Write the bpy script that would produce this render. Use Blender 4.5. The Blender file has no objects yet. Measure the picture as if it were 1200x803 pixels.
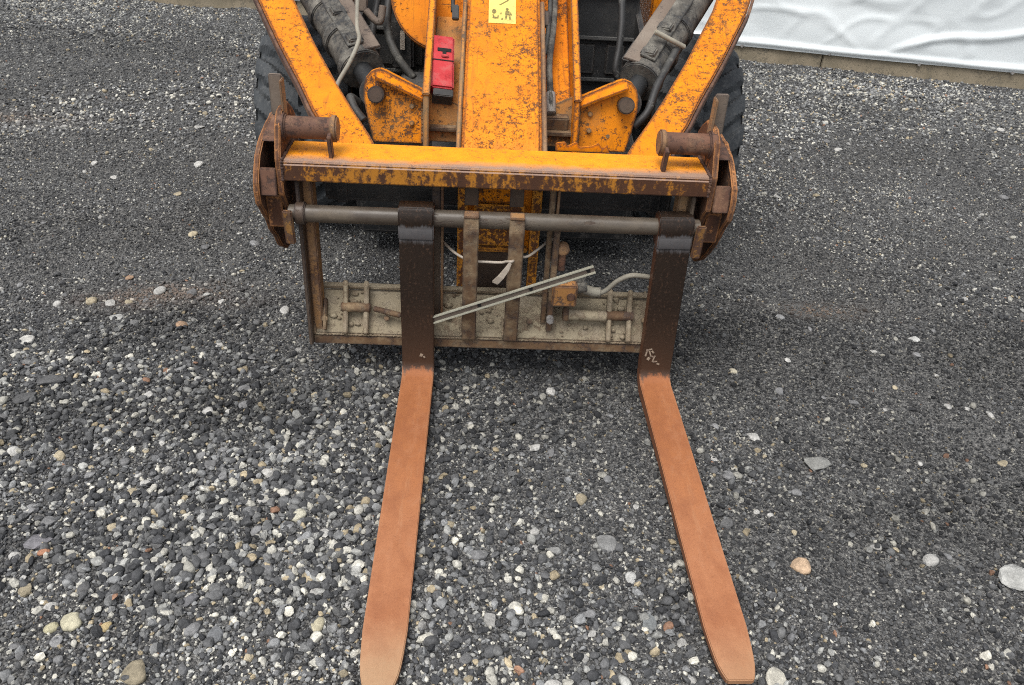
import bpy, bmesh, math, random
import numpy as np
from mathutils import Vector, Matrix, Euler

random.seed(7)
rng = np.random.default_rng(11)
SC = bpy.context.scene
COL = SC.collection

# ------------------------------------------------------------------ camera
cam_d = bpy.data.cameras.new("camera")
cam = bpy.data.objects.new("camera", cam_d)
COL.objects.link(cam)
cam_d.sensor_width = 36.0
cam_d.lens = 950.0 / 1200.0 * 36.0
cam_d.clip_start = 0.05
cam_d.clip_end = 500.0
right = (0.99850982, -0.02023640, 0.05068169)
down = (0.03129038, -0.54858253, -0.83551070)
fwd = (0.04471082, 0.83585148, -0.54713183)
CAMP = (-0.053, -2.31, 1.70)
cam.matrix_world = Matrix((
    (right[0], -down[0], -fwd[0], CAMP[0]),
    (right[1], -down[1], -fwd[1], CAMP[1]),
    (right[2], -down[2], -fwd[2], CAMP[2]),
    (0, 0, 0, 1)))
SC.camera = cam

# ------------------------------------------------------------------ sky, sun, exposure
SUN_EL, SUN_AZ = math.radians(66), math.radians(215)      # azimuth from +Y, clockwise
world = bpy.data.worlds.new("World")
SC.world = world
world.use_nodes = True
wn = world.node_tree
wn.nodes.clear()
w_out = wn.nodes.new("ShaderNodeOutputWorld")
w_bg = wn.nodes.new("ShaderNodeBackground")
w_sky = wn.nodes.new("ShaderNodeTexSky")
w_hsv = wn.nodes.new("ShaderNodeHueSaturation")
w_sky.sky_type = 'NISHITA'
w_sky.sun_disc = False
w_sky.sun_elevation = SUN_EL
w_sky.sun_rotation = SUN_AZ
w_sky.air_density = 1.0
w_sky.dust_density = 4.0
w_hsv.inputs["Saturation"].default_value = 0.30           # thin even cloud
w_bg.inputs["Strength"].default_value = 0.15
wn.links.new(w_sky.outputs[0], w_hsv.inputs["Color"])
wn.links.new(w_hsv.outputs[0], w_bg.inputs["Color"])
wn.links.new(w_bg.outputs[0], w_out.inputs[0])
sun_d = bpy.data.lights.new("sun", 'SUN')
sun_d.energy = 1.5
sun_d.angle = math.radians(35)
sun_d.color = (1.0, 0.97, 0.92)
sun = bpy.data.objects.new("sun", sun_d)
COL.objects.link(sun)
sd = Vector((math.sin(SUN_AZ) * math.cos(SUN_EL), math.cos(SUN_AZ) * math.cos(SUN_EL), math.sin(SUN_EL)))
sun.rotation_euler = sd.to_track_quat('Z', 'Y').to_euler()
sun.location = (0, -4, 8)
SC.view_settings.view_transform = 'Standard'
SC.view_settings.look = 'None'
SC.view_settings.gamma = 1.0
SC.view_settings.exposure = 0.55
SC.render.engine = 'CYCLES'
SC.cycles.use_denoising = False
SC.cycles.filter_width = 1.1
SC.cycles.max_bounces = 6
SC.cycles.diffuse_bounces = 3

# ------------------------------------------------------------------ material helpers
class NT:
    def __init__(s, name):
        s.m = bpy.data.materials.new(name)
        s.m.use_nodes = True
        s.t = s.m.node_tree
        s.t.nodes.clear()
        s.out = s.t.nodes.new("ShaderNodeOutputMaterial")
        s.b = s.t.nodes.new("ShaderNodeBsdfPrincipled")
        s.t.links.new(s.b.outputs[0], s.out.inputs[0])
        s.co = None
    def put(s, sock, v):
        if hasattr(v, "links"):
            s.t.links.new(v, sock)
        elif v is not None:
            if isinstance(v, (tuple, list)) and len(v) == 3 and sock.type == 'RGBA':
                v = (*v, 1.0)
            sock.default_value = v
    def n(s, typ, ins=None, **props):
        nd = s.t.nodes.new(typ)
        for k, v in props.items():
            setattr(nd, k, v)
        for k, v in (ins or {}).items():
            s.put(nd.inputs[k], v)
        return nd
    def coord(s, scale=None):
        if s.co is None:
            s.co = s.n("ShaderNodeTexCoord").outputs["Object"]
        if scale is None:
            return s.co
        return s.n("ShaderNodeMapping", {"Vector": s.co, "Scale": scale}).outputs[0]
    def noise(s, scale, detail=5, rough=0.6, vec=None, dist=0.0):
        return s.n("ShaderNodeTexNoise", {"Vector": vec or s.coord(), "Scale": scale, "Detail": detail,
                                          "Roughness": rough, "Distortion": dist}).outputs["Fac"]
    def voro(s, scale, out="Color", vec=None, feature='F1'):
        return s.n("ShaderNodeTexVoronoi", {"Vector": vec or s.coord(), "Scale": scale}, feature=feature).outputs[out]
    def math(s, op, a, b=0.0, c=None, clamp=False):
        nd = s.n("ShaderNodeMath", {0: a, 1: b}, operation=op, use_clamp=clamp)
        if c is not None:
            s.put(nd.inputs[2], c)
        return nd.outputs[0]
    def ramp(s, fac, lo, hi):
        return s.n("ShaderNodeMapRange", {"Value": fac, "From Min": lo, "From Max": hi}).outputs[0]
    def mix(s, fac, a, b):
        nd = s.n("ShaderNodeMix", data_type='RGBA')
        s.put(nd.inputs[0], fac)
        s.put(nd.inputs[6], a)
        s.put(nd.inputs[7], b)
        return nd.outputs[2]
    def edge(s, radius=0.012):
        bv = s.n("ShaderNodeBevel", {"Radius": radius}, samples=4).outputs[0]
        g = s.n("ShaderNodeNewGeometry").outputs["Normal"]
        d = s.n("ShaderNodeVectorMath", {0: bv, 1: g}, operation='DOT_PRODUCT').outputs["Value"]
        return s.math('SUBTRACT', 1.0, d, clamp=True)
    def bump(s, h, strength=0.3, dist=0.004):
        s.put(s.b.inputs["Normal"], s.n("ShaderNodeBump", {"Height": h, "Strength": strength, "Distance": dist}).outputs[0])
    def done(s, color, rough=0.6, metal=0.0, spec=None):
        s.put(s.b.inputs["Base Color"], color)
        s.put(s.b.inputs["Roughness"], rough)
        s.put(s.b.inputs["Metallic"], metal)
        if spec is not None:
            s.put(s.b.inputs["Specular IOR Level"], spec)
        return s.m

def worn(name, paint, paint2, under, dirt, chip=0.5, dirtamt=0.4, edge=2.5, rough=0.5, fine=70, big=16, grime=4.0, streak=None, patchy=0.22, runs=0.0, relief=0.0025, spec=0.4):
    """paint with chips down to `under`, rubbed edges and patchy dry dirt"""
    k = NT(name)
    v = k.coord(streak) if streak else None
    a = k.noise(big, 8, 0.72, v)
    f = k.noise(fine, 6, 0.7, v)
    g = k.noise(grime, 6, 0.62)
    mot = k.noise(9, 4, 0.6)
    comb = k.math('ADD', k.math('MULTIPLY', a, 0.55), k.math('MULTIPLY', f, 0.45))
    if edge:
        comb = k.math('ADD', comb, k.math('MULTIPLY', k.math('MULTIPLY', k.edge(), edge), f))
    comb = k.math('ADD', comb, k.math('MULTIPLY', k.math('SUBTRACT', k.noise(3.1, 4, 0.6), 0.5), patchy))
    th = 0.68 - 0.30 * chip
    cm = k.ramp(comb, th, th + 0.045)
    col = k.mix(k.ramp(mot, 0.35, 0.68), paint, paint2)
    dm = k.math('MULTIPLY', k.ramp(k.math('ADD', k.math('MULTIPLY', g, 0.75), k.math('MULTIPLY', f, 0.25)), 0.62 - 0.3 * dirtamt, 0.80 - 0.2 * dirtamt), 0.9)
    un = k.mix(k.noise(120, 4, 0.7), under, tuple(min(1, c * 2.4 + 0.01) for c in under))
    col = k.mix(cm, col, un)
    col = k.mix(dm, col, dirt)
    if runs:
        ru = k.noise(6, 6, 0.68, k.coord((7.0, 0.9, 0.9)), 0.5)
        sc = k.noise(5, 4, 0.6, k.coord((2.0, 26.0, 14.0)), 0.3)
        col = k.mix(k.math('MULTIPLY', k.ramp(ru, 0.53, 0.72), runs), col, (0.15, 0.062, 0.016))
        col = k.mix(k.math('MULTIPLY', k.ramp(sc, 0.66, 0.70), runs * 1.3), col, (0.09, 0.045, 0.022))
    k.bump(k.math('SUBTRACT', k.math('MULTIPLY', f, 0.5), k.math('MULTIPLY', cm, 0.7)), 0.5, relief)
    r = k.math('ADD', rough, k.math('MULTIPLY', k.math('MAXIMUM', cm, dm), 0.85 - rough))
    return k.done(col, r, 0.0, spec)

YEL, YEL2 = (0.73, 0.228, 0.002), (0.60, 0.170, 0.003)
DIRT = (0.17, 0.125, 0.075)
RUSTD = (0.035, 0.018, 0.012)
M = {}
M['yellow'] = worn("yellow_paint", YEL, YEL2, (0.075, 0.030, 0.011), (0.26, 0.14, 0.05), 0.490, 0.12, 1.4, fine=200, big=48, patchy=0.34, runs=0.6, spec=0.22)
M['yellow_chipped'] = worn("chipped_yellow_paint", YEL, (0.62, 0.20, 0.008), (0.05, 0.022, 0.012), (0.24, 0.15, 0.07), 0.54, 0.34, 1.8, fine=170, big=40, patchy=0.34, runs=0.55, spec=0.22)
M['yellow_dirty'] = worn("dirty_yellow_paint", (0.60, 0.23, 0.02), (0.44, 0.17, 0.025), RUSTD, (0.19, 0.13, 0.07), 0.5, 0.85, 2.0, grime=7)
M['rust'] = worn("brown_rust", (0.085, 0.042, 0.028), (0.15, 0.070, 0.040), (0.03, 0.016, 0.012), (0.27, 0.15, 0.085), 0.5, 0.38, 1.2, rough=0.75, grime=14)
M['flaky'] = worn("flaking_rust", (0.040, 0.020, 0.013), (0.095, 0.038, 0.018), (0.20, 0.085, 0.028), (0.13, 0.085, 0.06), 0.42, 0.42, 1.0, rough=0.8, grime=12)
M['rust_yellow'] = worn("rust_with_yellow_rests", (0.10, 0.042, 0.020), (0.16, 0.060, 0.022), (0.42, 0.17, 0.015), (0.03, 0.018, 0.014), 0.60, 0.4, 1.0, rough=0.75, fine=60, big=30, grime=9)
M['tab'] = worn("dull_yellow_tab", (0.30, 0.15, 0.035), (0.20, 0.095, 0.03), (0.045, 0.022, 0.013), (0.26, 0.18, 0.10), 0.62, 0.4, 1.0, rough=0.75, fine=60, big=30)
M['flange'] = worn("scraped_rusty_edge", (0.20, 0.115, 0.06), (0.30, 0.15, 0.05), (0.05, 0.025, 0.015), (0.36, 0.24, 0.14), 0.55, 0.5, 1.0, rough=0.7)
M['dark_steel'] = worn("dark_worn_steel", (0.040, 0.027, 0.020), (0.075, 0.048, 0.032), (0.02, 0.014, 0.012), (0.13, 0.095, 0.065), 0.45, 0.45, 1.0, rough=0.45)
M['shaft'] = worn("greasy_steel_shaft", (0.060, 0.047, 0.036), (0.09, 0.075, 0.058), (0.03, 0.02, 0.015), (0.15, 0.12, 0.085), 0.4, 0.4, 0, rough=0.38, streak=(0.4, 1, 1))
M['mud'] = worn("dried_mud_on_steel", (0.295, 0.250, 0.172), (0.19, 0.152, 0.100), (0.085, 0.06, 0.038), (0.38, 0.335, 0.245), 0.60, 0.45, 0.8, rough=0.9, fine=45, big=9, grime=9, patchy=0.4, relief=0.007)
M['mud_rust'] = worn("muddy_rusty_bar", (0.15, 0.088, 0.045), (0.075, 0.042, 0.025), (0.035, 0.022, 0.016), (0.30, 0.22, 0.13), 0.56, 0.48, 1.2, rough=0.85, fine=60, big=18, grime=16)
M['cyl'] = worn("dust_caked_cylinder", (0.055, 0.050, 0.044), (0.10, 0.092, 0.078), (0.018, 0.018, 0.018), (0.23, 0.215, 0.18), 0.58, 0.52, 1.5, rough=0.85, fine=60, big=20, grime=19, relief=0.008)
M['guard'] = worn("dusty_brown_guard", (0.17, 0.13, 0.10), (0.12, 0.09, 0.07), (0.04, 0.03, 0.025), (0.24, 0.20, 0.16), 0.45, 0.5, 1.0, rough=0.8)
M['black'] = worn("black_machine_paint", (0.014, 0.015, 0.016), (0.024, 0.025, 0.026), (0.035, 0.032, 0.03), (0.075, 0.07, 0.062), 0.42, 0.42, 2.0, rough=0.55)
M['black_edge'] = worn("dusty_black_edge", (0.07, 0.07, 0.068), (0.10, 0.10, 0.095), (0.03, 0.03, 0.03), (0.14, 0.135, 0.12), 0.45, 0.5, 1.0, rough=0.7)
M['red'] = worn("red_plastic", (0.40, 0.014, 0.018), (0.47, 0.026, 0.032), (0.16, 0.012, 0.014), (0.40, 0.13, 0.115), 0.46, 0.40, 0.8, rough=0.55, fine=120, grime=18)
M['galv'] = worn("galvanised_steel", (0.32, 0.315, 0.255), (0.24, 0.235, 0.19), (0.19, 0.18, 0.14), (0.30, 0.27, 0.20), 0.42, 0.35, 0.5, rough=0.45)
M['white_plastic'] = worn("dirty_white_plastic", (0.40, 0.35, 0.29), (0.32, 0.27, 0.22), (0.3, 0.26, 0.2), (0.42, 0.37, 0.3), 0.35, 0.3, 0, rough=0.5)
M['hose'] = worn("dusty_hose", (0.25, 0.235, 0.19), (0.17, 0.155, 0.125), (0.08, 0.07, 0.06), (0.36, 0.33, 0.26), 0.4, 0.5, 0, rough=0.7)
M['rubber_hose'] = worn("black_hose", (0.022, 0.022, 0.022), (0.035, 0.035, 0.035), (0.06, 0.06, 0.055), (0.12, 0.115, 0.10), 0.4, 0.4, 0, rough=0.55)
M['steel_bright'] = worn("bare_steel_fitting", (0.30, 0.29, 0.28), (0.22, 0.21, 0.2), (0.06, 0.05, 0.045), (0.2, 0.17, 0.13), 0.4, 0.3, 0.5, rough=0.35)
M['orange_block'] = worn("orange_dirty_block", (0.42, 0.20, 0.06), (0.34, 0.16, 0.06), (0.07, 0.04, 0.025), (0.25, 0.18, 0.10), 0.5, 0.4, 1.5, rough=0.7)
M['sticker'] = worn("pale_yellow_sticker", (0.80, 0.66, 0.18), (0.74, 0.58, 0.13), (0.45, 0.3, 0.08), (0.5, 0.36, 0.12), 0.3, 0.25, 0, rough=0.5)
M['ink'] = worn("black_print", (0.09, 0.075, 0.025), (0.16, 0.13, 0.04), (0.40, 0.31, 0.08), (0.2, 0.16, 0.06), 0.46, 0.3, 0, fine=400, big=200)
M['void'] = NT("dark_hole").done((0.006, 0.005, 0.005), 0.9)
M['chalk'] = worn("chalk_scuff", (0.34, 0.27, 0.20), (0.24, 0.18, 0.13), (0.09, 0.06, 0.045), (0.12, 0.08, 0.06), 0.55, 0.4, 0, rough=0.9, fine=160, big=60)

def tyre_mat():
    k = NT("dusty_tyre_rubber")
    f = k.noise(60, 6, 0.7)
    g = k.noise(7, 5, 0.6)
    col = k.mix(k.ramp(g, 0.4, 0.7), (0.034, 0.038, 0.042), (0.066, 0.072, 0.076))
    col = k.mix(k.math('MULTIPLY', k.ramp(f, 0.5, 0.75), 0.5), col, (0.15, 0.15, 0.145))
    k.bump(f, 0.3, 0.003)
    return k.done(col, 0.75, 0, 0.3)
M['tyre'] = tyre_mat()

def beam_mat():
    """yellow upper face worn to grey along the front edge, rust with yellow rests on the front"""
    k = NT("rusty_yellow_beam_paint")
    co = k.n("ShaderNodeSeparateXYZ", {0: k.coord()})
    nrm = k.n("ShaderNodeSeparateXYZ", {0: k.n("ShaderNodeTexCoord").outputs["Normal"]})
    f = k.noise(75, 6, 0.72)
    g = k.noise(14, 6, 0.7)
    st = k.noise(22, 6, 0.7, k.coord((1.0, 1.0, 0.35)))
    low = k.noise(2.2, 3, 0.5)
    yel = k.mix(k.ramp(g, 0.35, 0.7), (0.82, 0.31, 0.004), (0.68, 0.215, 0.006))
    chip = k.ramp(k.math('ADD', k.math('MULTIPLY', f, 0.6), k.math('MULTIPLY', g, 0.4)), 0.555, 0.61)
    top = k.mix(k.math('MULTIPLY', chip, 0.8), yel, (0.22, 0.10, 0.035))
    # rubbed band behind the front edge
    wear = k.math('ADD', k.math('ADD', co.outputs["Y"], 0.10), k.math('MULTIPLY', k.math('SUBTRACT', k.math('ADD', g, k.math('MULTIPLY', low, 1.2)), 1.1), 0.07))
    band = k.math('SUBTRACT', 1.0, k.ramp(wear, 0.030, 0.075), clamp=True)
    top = k.mix(k.math('MULTIPLY', band, 0.9), top, k.mix(f, (0.19, 0.135, 0.115), (0.30, 0.23, 0.19)))
    rust = k.mix(st, (0.022, 0.011, 0.008), (0.12, 0.045, 0.016))
    rest = k.ramp(k.math('ADD', k.math('ADD', k.math('MULTIPLY', st, 0.55), k.math('MULTIPLY', f, 0.35)), k.math('MULTIPLY', low, 0.25)), 0.560, 0.62)
    front = k.mix(k.math('MULTIPLY', rest, 0.75), rust, (0.50, 0.20, 0.015))
    isfront = k.ramp(nrm.outputs["Z"], 0.75, 0.35)
    col = k.mix(isfront, top, front)
    k.bump(k.math('SUBTRACT', k.math('MULTIPLY', f, 0.6), k.math('MULTIPLY', chip, 0.5)), 0.55, 0.003)
    return k.done(col, 0.6, 0, 0.4)
M['beam'] = beam_mat()

def fork_mat(name, tipamt):
    """black-brown shank, bare orange rust on heel and tine, paler rubbed tip"""
    k = NT(name)
    co = k.n("ShaderNodeSeparateXYZ", {0: k.coord()})
    f = k.noise(90, 6, 0.7)
    g = k.noise(11, 6, 0.65)
    s = k.noise(9, 6, 0.7, k.coord((1.4, 0.7, 0.7)))
    scr = k.noise(9, 7, 0.75, k.coord((2.2, 1.0, 1.6)), 0.8)
    dark = k.mix(g, (0.009, 0.006, 0.0045), (0.027, 0.016, 0.010))
    dark = k.mix(k.math('MULTIPLY', k.ramp(f, 0.55, 0.7), 0.35), dark, (0.14, 0.075, 0.045))
    pit = k.noise(210, 5, 0.75)
    lng = k.noise(10, 6, 0.7, k.coord((6.0, 0.5, 1.0)))
    along = k.ramp(k.math('ADD', co.outputs["Y"], k.math('MULTIPLY', k.math('SUBTRACT', s, 0.5), 0.9)), -0.35, -0.80)
    rust = k.mix(along, k.mix(k.ramp(s, 0.3, 0.7), (0.235, 0.080, 0.026), (0.335, 0.125, 0.046)), k.mix(k.ramp(s, 0.3, 0.7), (0.290, 0.108, 0.043), (0.375, 0.160, 0.075)))
    rust = k.mix(k.math('MULTIPLY', k.ramp(g, 0.47, 0.66), 0.40), rust, (0.20, 0.066, 0.027))
    rust = k.mix(k.math('MULTIPLY', k.ramp(pit, 0.53, 0.68), 0.42), rust, (0.13, 0.046, 0.022))
    rust = k.mix(k.math('MULTIPLY', k.ramp(lng, 0.58, 0.66), 0.16), rust, (0.42, 0.235, 0.125))
    rust = k.mix(k.math('MULTIPLY', k.ramp(k.math('MULTIPLY', k.edge(0.010), 3.0), 0.2, 0.9), 0.28), rust, (0.44, 0.24, 0.13))
    rust = k.mix(k.math('MULTIPLY', k.ramp(scr, 0.54, 0.75), 0.28), rust, (0.40, 0.21, 0.12))
    rust = k.mix(k.math('MULTIPLY', k.ramp(scr, 0.50, 0.28), 0.30), rust, (0.20, 0.070, 0.032))
    rust = k.mix(k.math('MULTIPLY', k.ramp(f, 0.58, 0.72), 0.45), rust, (0.22, 0.085, 0.045))
    tip = k.ramp(k.math('ADD', co.outputs["Y"], k.math('MULTIPLY', g, 0.16)), -0.92, -1.12)
    rust = k.mix(k.math('MULTIPLY', tip, tipamt), rust, k.mix(f, (0.30, 0.21, 0.12), (0.44, 0.33, 0.20)))
    hz = k.math('ADD', co.outputs["Z"], k.math('ADD', k.math('MULTIPLY', k.math('SUBTRACT', g, 0.5), 0.04), k.math('MULTIPLY', k.math('SUBTRACT', lng, 0.5), 0.06)))
    up = k.ramp(k.math('ADD', hz, k.math('MULTIPLY', k.math('SUBTRACT', f, 0.5), 0.03)), 0.066, 0.080)
    mid = k.mix(k.ramp(hz, 0.09, 0.34), (0.050, 0.026, 0.015), dark)
    mid = k.mix(k.math('MULTIPLY', k.ramp(k.math('ADD', k.math('MULTIPLY', lng, 0.6), k.math('MULTIPLY', f, 0.4)), 0.55, 0.61), 0.35), mid, (0.11, 0.055, 0.03))
    col = k.mix(up, rust, mid)
    # handled steel near the hook: a cleaner grey-blue belt
    belt = k.math('MULTIPLY', k.ramp(hz, 0.545, 0.56), k.ramp(hz, 0.612, 0.602))
    col = k.mix(k.math('MULTIPLY', belt, 0.75), col, k.mix(g, (0.075, 0.072, 0.074), (0.15, 0.148, 0.152)))
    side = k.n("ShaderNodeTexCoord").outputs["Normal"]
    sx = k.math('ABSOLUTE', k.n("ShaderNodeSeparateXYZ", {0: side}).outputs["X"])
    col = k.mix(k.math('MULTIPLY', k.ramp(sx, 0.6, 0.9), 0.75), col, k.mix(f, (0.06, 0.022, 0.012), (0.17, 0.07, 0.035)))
    k.bump(k.math('ADD', f, g), 0.35, 0.002)
    return k.done(col, k.math('ADD', k.math('MULTIPLY', f, 0.3), k.math('SUBTRACT', 0.56, k.math('MULTIPLY', up, 0.22))), 0, 0.35)
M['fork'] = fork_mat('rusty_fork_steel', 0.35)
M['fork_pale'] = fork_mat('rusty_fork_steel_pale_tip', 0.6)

def ground_mat():
    k = NT("dark_gravel_fines")
    v1 = k.n("ShaderNodeTexVoronoi", {"Vector": k.coord(), "Scale": 95.0})
    v2 = k.n("ShaderNodeTexVoronoi", {"Vector": k.coord(), "Scale": 240.0})
    s1 = k.n("ShaderNodeSeparateColor", {0: v1.outputs["Color"]}).outputs[0]
    s2 = k.n("ShaderNodeSeparateColor", {0: v2.outputs["Color"]}).outputs[0]
    big = k.noise(0.9, 5, 0.6)
    mid = k.noise(5.0, 5, 0.65)
    base = k.mix(k.ramp(k.math('ADD', k.math('MULTIPLY', big, 0.6), k.math('MULTIPLY', mid, 0.4)), 0.38, 0.66),
                 (0.022, 0.022, 0.023), (0.075, 0.075, 0.074))
    c = k.mix(k.math('MULTIPLY', k.math('POWER', s1, 3.0), 0.4), base, (0.24, 0.24, 0.23))
    c = k.mix(k.math('MULTIPLY', k.math('POWER', s2, 4.0), 0.6), c, (0.32, 0.31, 0.29))
    c = k.mix(k.math('MULTIPLY', k.ramp(s2, 0.25, 0.0), 0.6), c, (0.014, 0.014, 0.015))
    h = k.math('ADD', k.math('MULTIPLY', v1.outputs["Distance"], -1.0), k.math('MULTIPLY', v2.outputs["Distance"], -0.6))
    k.bump(h, 0.9, 0.008)
    return k.done(c, 0.9, 0, 0.2)
M['ground'] = ground_mat()

def stone_mat(name, from_instancer):
    k = NT(name)
    if from_instancer:
        base = k.n("ShaderNodeAttribute", attribute_type='INSTANCER', attribute_name="col").outputs["Color"]
    else:
        base = k.n("ShaderNodeObjectInfo").outputs["Color"]
    f = k.noise(1.6, 6, 0.7) if from_instancer else k.noise(2.2, 8, 0.75)
    d = k.n("ShaderNodeHueSaturation", {"Color": base, "Value": 0.62}).outputs[0]
    l = k.n("ShaderNodeHueSaturation", {"Color": base, "Value": 1.30}).outputs[0]
    k.bump(f, 0.4, 0.05)
    return k.done(k.mix(k.ramp(f, 0.35, 0.65), d, l), 0.78, 0, 0.3)
M['gravel'] = stone_mat("gravel_stone", True)
M['stone'] = stone_mat("loose_stone", False)

def tarp_mat():
    k = NT("white_tarpaulin")
    g = k.noise(1.6, 5, 0.6)
    f = k.noise(9, 6, 0.7)
    c = k.mix(g, (0.70, 0.755, 0.77), (0.77, 0.81, 0.815))
    c = k.mix(k.math('MULTIPLY', k.ramp(f, 0.6, 0.8), 0.25), c, (0.62, 0.66, 0.66))
    k.bump(k.math('ADD', g, k.math('MULTIPLY', f, 0.10)), 0.20, 0.03)
    return k.done(c, 0.42, 0, 0.5)
M['tarp'] = tarp_mat()
M['plinth'] = worn("weathered_concrete_plinth", (0.33, 0.275, 0.195), (0.25, 0.21, 0.145), (0.11, 0.095, 0.07), (0.20, 0.175, 0.125), 0.5, 0.5, 0.6, rough=0.9, grime=2.5)

# ------------------------------------------------------------------ mesh helpers
def thing(name, label, cat, loc=(0, 0, 0), group=None):
    o = bpy.data.objects.new(name, None)
    o.empty_display_size = 0.2
    COL.objects.link(o)
    o.location = loc
    o["label"] = label
    o["category"] = cat
    if group:
        o["group"] = group
    return o

def root_loc(o):
    v = Vector((0, 0, 0))
    while o is not None:
        v += o.location
        o = o.parent
    return v

def put(name, bm, mat, parent=None, smooth=False, loc=None):
    """link a bmesh (world coordinates) as one mesh object under parent"""
    off = root_loc(parent) if parent else Vector(loc or (0, 0, 0))
    bmesh.ops.translate(bm, verts=bm.verts, vec=-off)
    bmesh.ops.recalc_face_normals(bm, faces=bm.faces)
    me = bpy.data.meshes.new(name)
    bm.to_mesh(me)
    bm.free()
    me.materials.append(M[mat] if isinstance(mat, str) else mat)
    if smooth:
        me.polygons.foreach_set("use_smooth", [True] * len(me.polygons))
        if smooth != 'all':
            try:
                me.set_sharp_from_angle(angle=math.radians(38))
            except Exception:
                pass
    o = bpy.data.objects.new(name, me)
    COL.objects.link(o)
    if parent:
        o.parent = parent
    elif loc:
        o.location = loc
    return o

def bev(bm, w, seg=2, ang=35):
    es = [e for e in bm.edges if len(e.link_faces) == 2 and e.calc_face_angle(0) > math.radians(ang)]
    if es and w > 0:
        bmesh.ops.bevel(bm, geom=es, offset=w, segments=seg, affect='EDGES', clamp_overlap=True)
    return bm

def box(c, s, rot=(0, 0, 0), b=0.004, bm=None):
    t = bmesh.new()
    bmesh.ops.create_cube(t, size=1.0)
    bmesh.ops.scale(t, vec=s, verts=t.verts)
    bev(t, b)
    bmesh.ops.transform(t, matrix=Matrix.Translation(c) @ Euler(rot).to_matrix().to_4x4(), verts=t.verts)
    return merge(bm, t)

def merge(bm, t):
    if bm is None:
        return t
    me = bpy.data.meshes.new("tmp")
    t.to_mesh(me)
    t.free()
    bm.from_mesh(me)
    bpy.data.meshes.remove(me)
    return bm

def ragged(poly, step=0.03, amp=0.004):
    """polygon with its edges subdivided and rusted uneven"""
    out = []
    for i, p in enumerate(poly):
        q = poly[(i + 1) % len(poly)]
        n = max(1, int(math.hypot(q[0] - p[0], q[1] - p[1]) / step))
        for k in range(n):
            t = k / n
            out.append((p[0] + (q[0] - p[0]) * t + random.uniform(-amp, amp), p[1] + (q[1] - p[1]) * t + random.uniform(-amp, amp)))
    return out

def plate_x(poly, x0, x1, b=0.003, bm=None):
    """prism: polygon of (y, z) from x0 to x1"""
    t = bmesh.new()
    a = [t.verts.new((x0, p[0], p[1])) for p in poly]
    c = [t.verts.new((x1, p[0], p[1])) for p in poly]
    n = len(poly)
    t.faces.new(a)
    t.faces.new(list(reversed(c)))
    for i in range(n):
        t.faces.new((a[i], c[i], c[(i + 1) % n], a[(i + 1) % n]))
    bmesh.ops.recalc_face_normals(t, faces=t.faces)
    bev(t, b)
    return merge(bm, t)

def plate_y(poly, y0, y1, lean=0.0, zref=0.0, b=0.003, bm=None):
    """prism: polygon of (x, z) between y0 and y1, leaning back with height"""
    t = bmesh.new()
    a = [t.verts.new((p[0], y0 + lean * (p[1] - zref), p[1])) for p in poly]
    c = [t.verts.new((p[0], y1 + lean * (p[1] - zref), p[1])) for p in poly]
    n = len(poly)
    t.faces.new(a)
    t.faces.new(list(reversed(c)))
    for i in range(n):
        t.faces.new((a[i], c[i], c[(i + 1) % n], a[(i + 1) % n]))
    bmesh.ops.recalc_face_normals(t, faces=t.faces)
    bev(t, b)
    return merge(bm, t)

def tube(p0, p1, r, r1=None, seg=24, b=0.003, bm=None):
    p0, p1 = Vector(p0), Vector(p1)
    d = p1 - p0
    t = bmesh.new()
    bmesh.ops.create_cone(t, cap_ends=True, segments=seg, radius1=r, radius2=r if r1 is None else r1, depth=d.length)
    if b:
        bev(t, b, 2, 60)
    bmesh.ops.transform(t, matrix=Matrix.Translation((p0 + p1) / 2) @ d.to_track_quat('Z', 'Y').to_matrix().to_4x4(), verts=t.verts)
    return merge(bm, t)

def spline(pts, n=8):
    pts = [Vector(p) for p in pts]
    out = []
    P = [pts[0]] + pts + [pts[-1]]
    for i in range(1, len(P) - 2):
        for k in range(n):
            t = k / n
            a, b, c, d = P[i - 1], P[i], P[i + 1], P[i + 2]
            out.append(0.5 * ((2 * b) + (c - a) * t + (2 * a - 5 * b + 4 * c - d) * t * t + (3 * b - a - 3 * c + d) * t ** 3))
    out.append(pts[-1])
    return out

def pipe(pts, r, seg=10, n=8, bm=None):
    pts = spline(pts, n)
    t = bmesh.new()
    rings = []
    up = Vector((0.31, 0.17, 0.93))
    for i, p in enumerate(pts):
        d = (pts[min(i + 1, len(pts) - 1)] - pts[max(i - 1, 0)]).normalized()
        u = d.cross(up).normalized()
        v = d.cross(u)
        rings.append([t.verts.new(p + r * (math.cos(a) * u + math.sin(a) * v)) for a in [2 * math.pi * k / seg for k in range(seg)]])
    for a, b_ in zip(rings, rings[1:]):
        for k in range(seg):
            t.faces.new((a[k], a[(k + 1) % seg], b_[(k + 1) % seg], b_[k]))
    t.faces.new(rings[0])
    t.faces.new(list(reversed(rings[-1])))
    return merge(bm, t)

def loft(sections, b=0.004, bm=None):
    """each section a list of 4 corner points"""
    t = bmesh.new()
    R = [[t.verts.new(p) for p in s] for s in sections]
    m = len(R[0])
    for a, c in zip(R, R[1:]):
        for k in range(m):
            t.faces.new((a[k], a[(k + 1) % m], c[(k + 1) % m], c[k]))
    t.faces.new(list(reversed(R[0])))
    t.faces.new(R[-1])
    bmesh.ops.recalc_face_normals(t, faces=t.faces)
    bev(t, b)
    return merge(bm, t)

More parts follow.
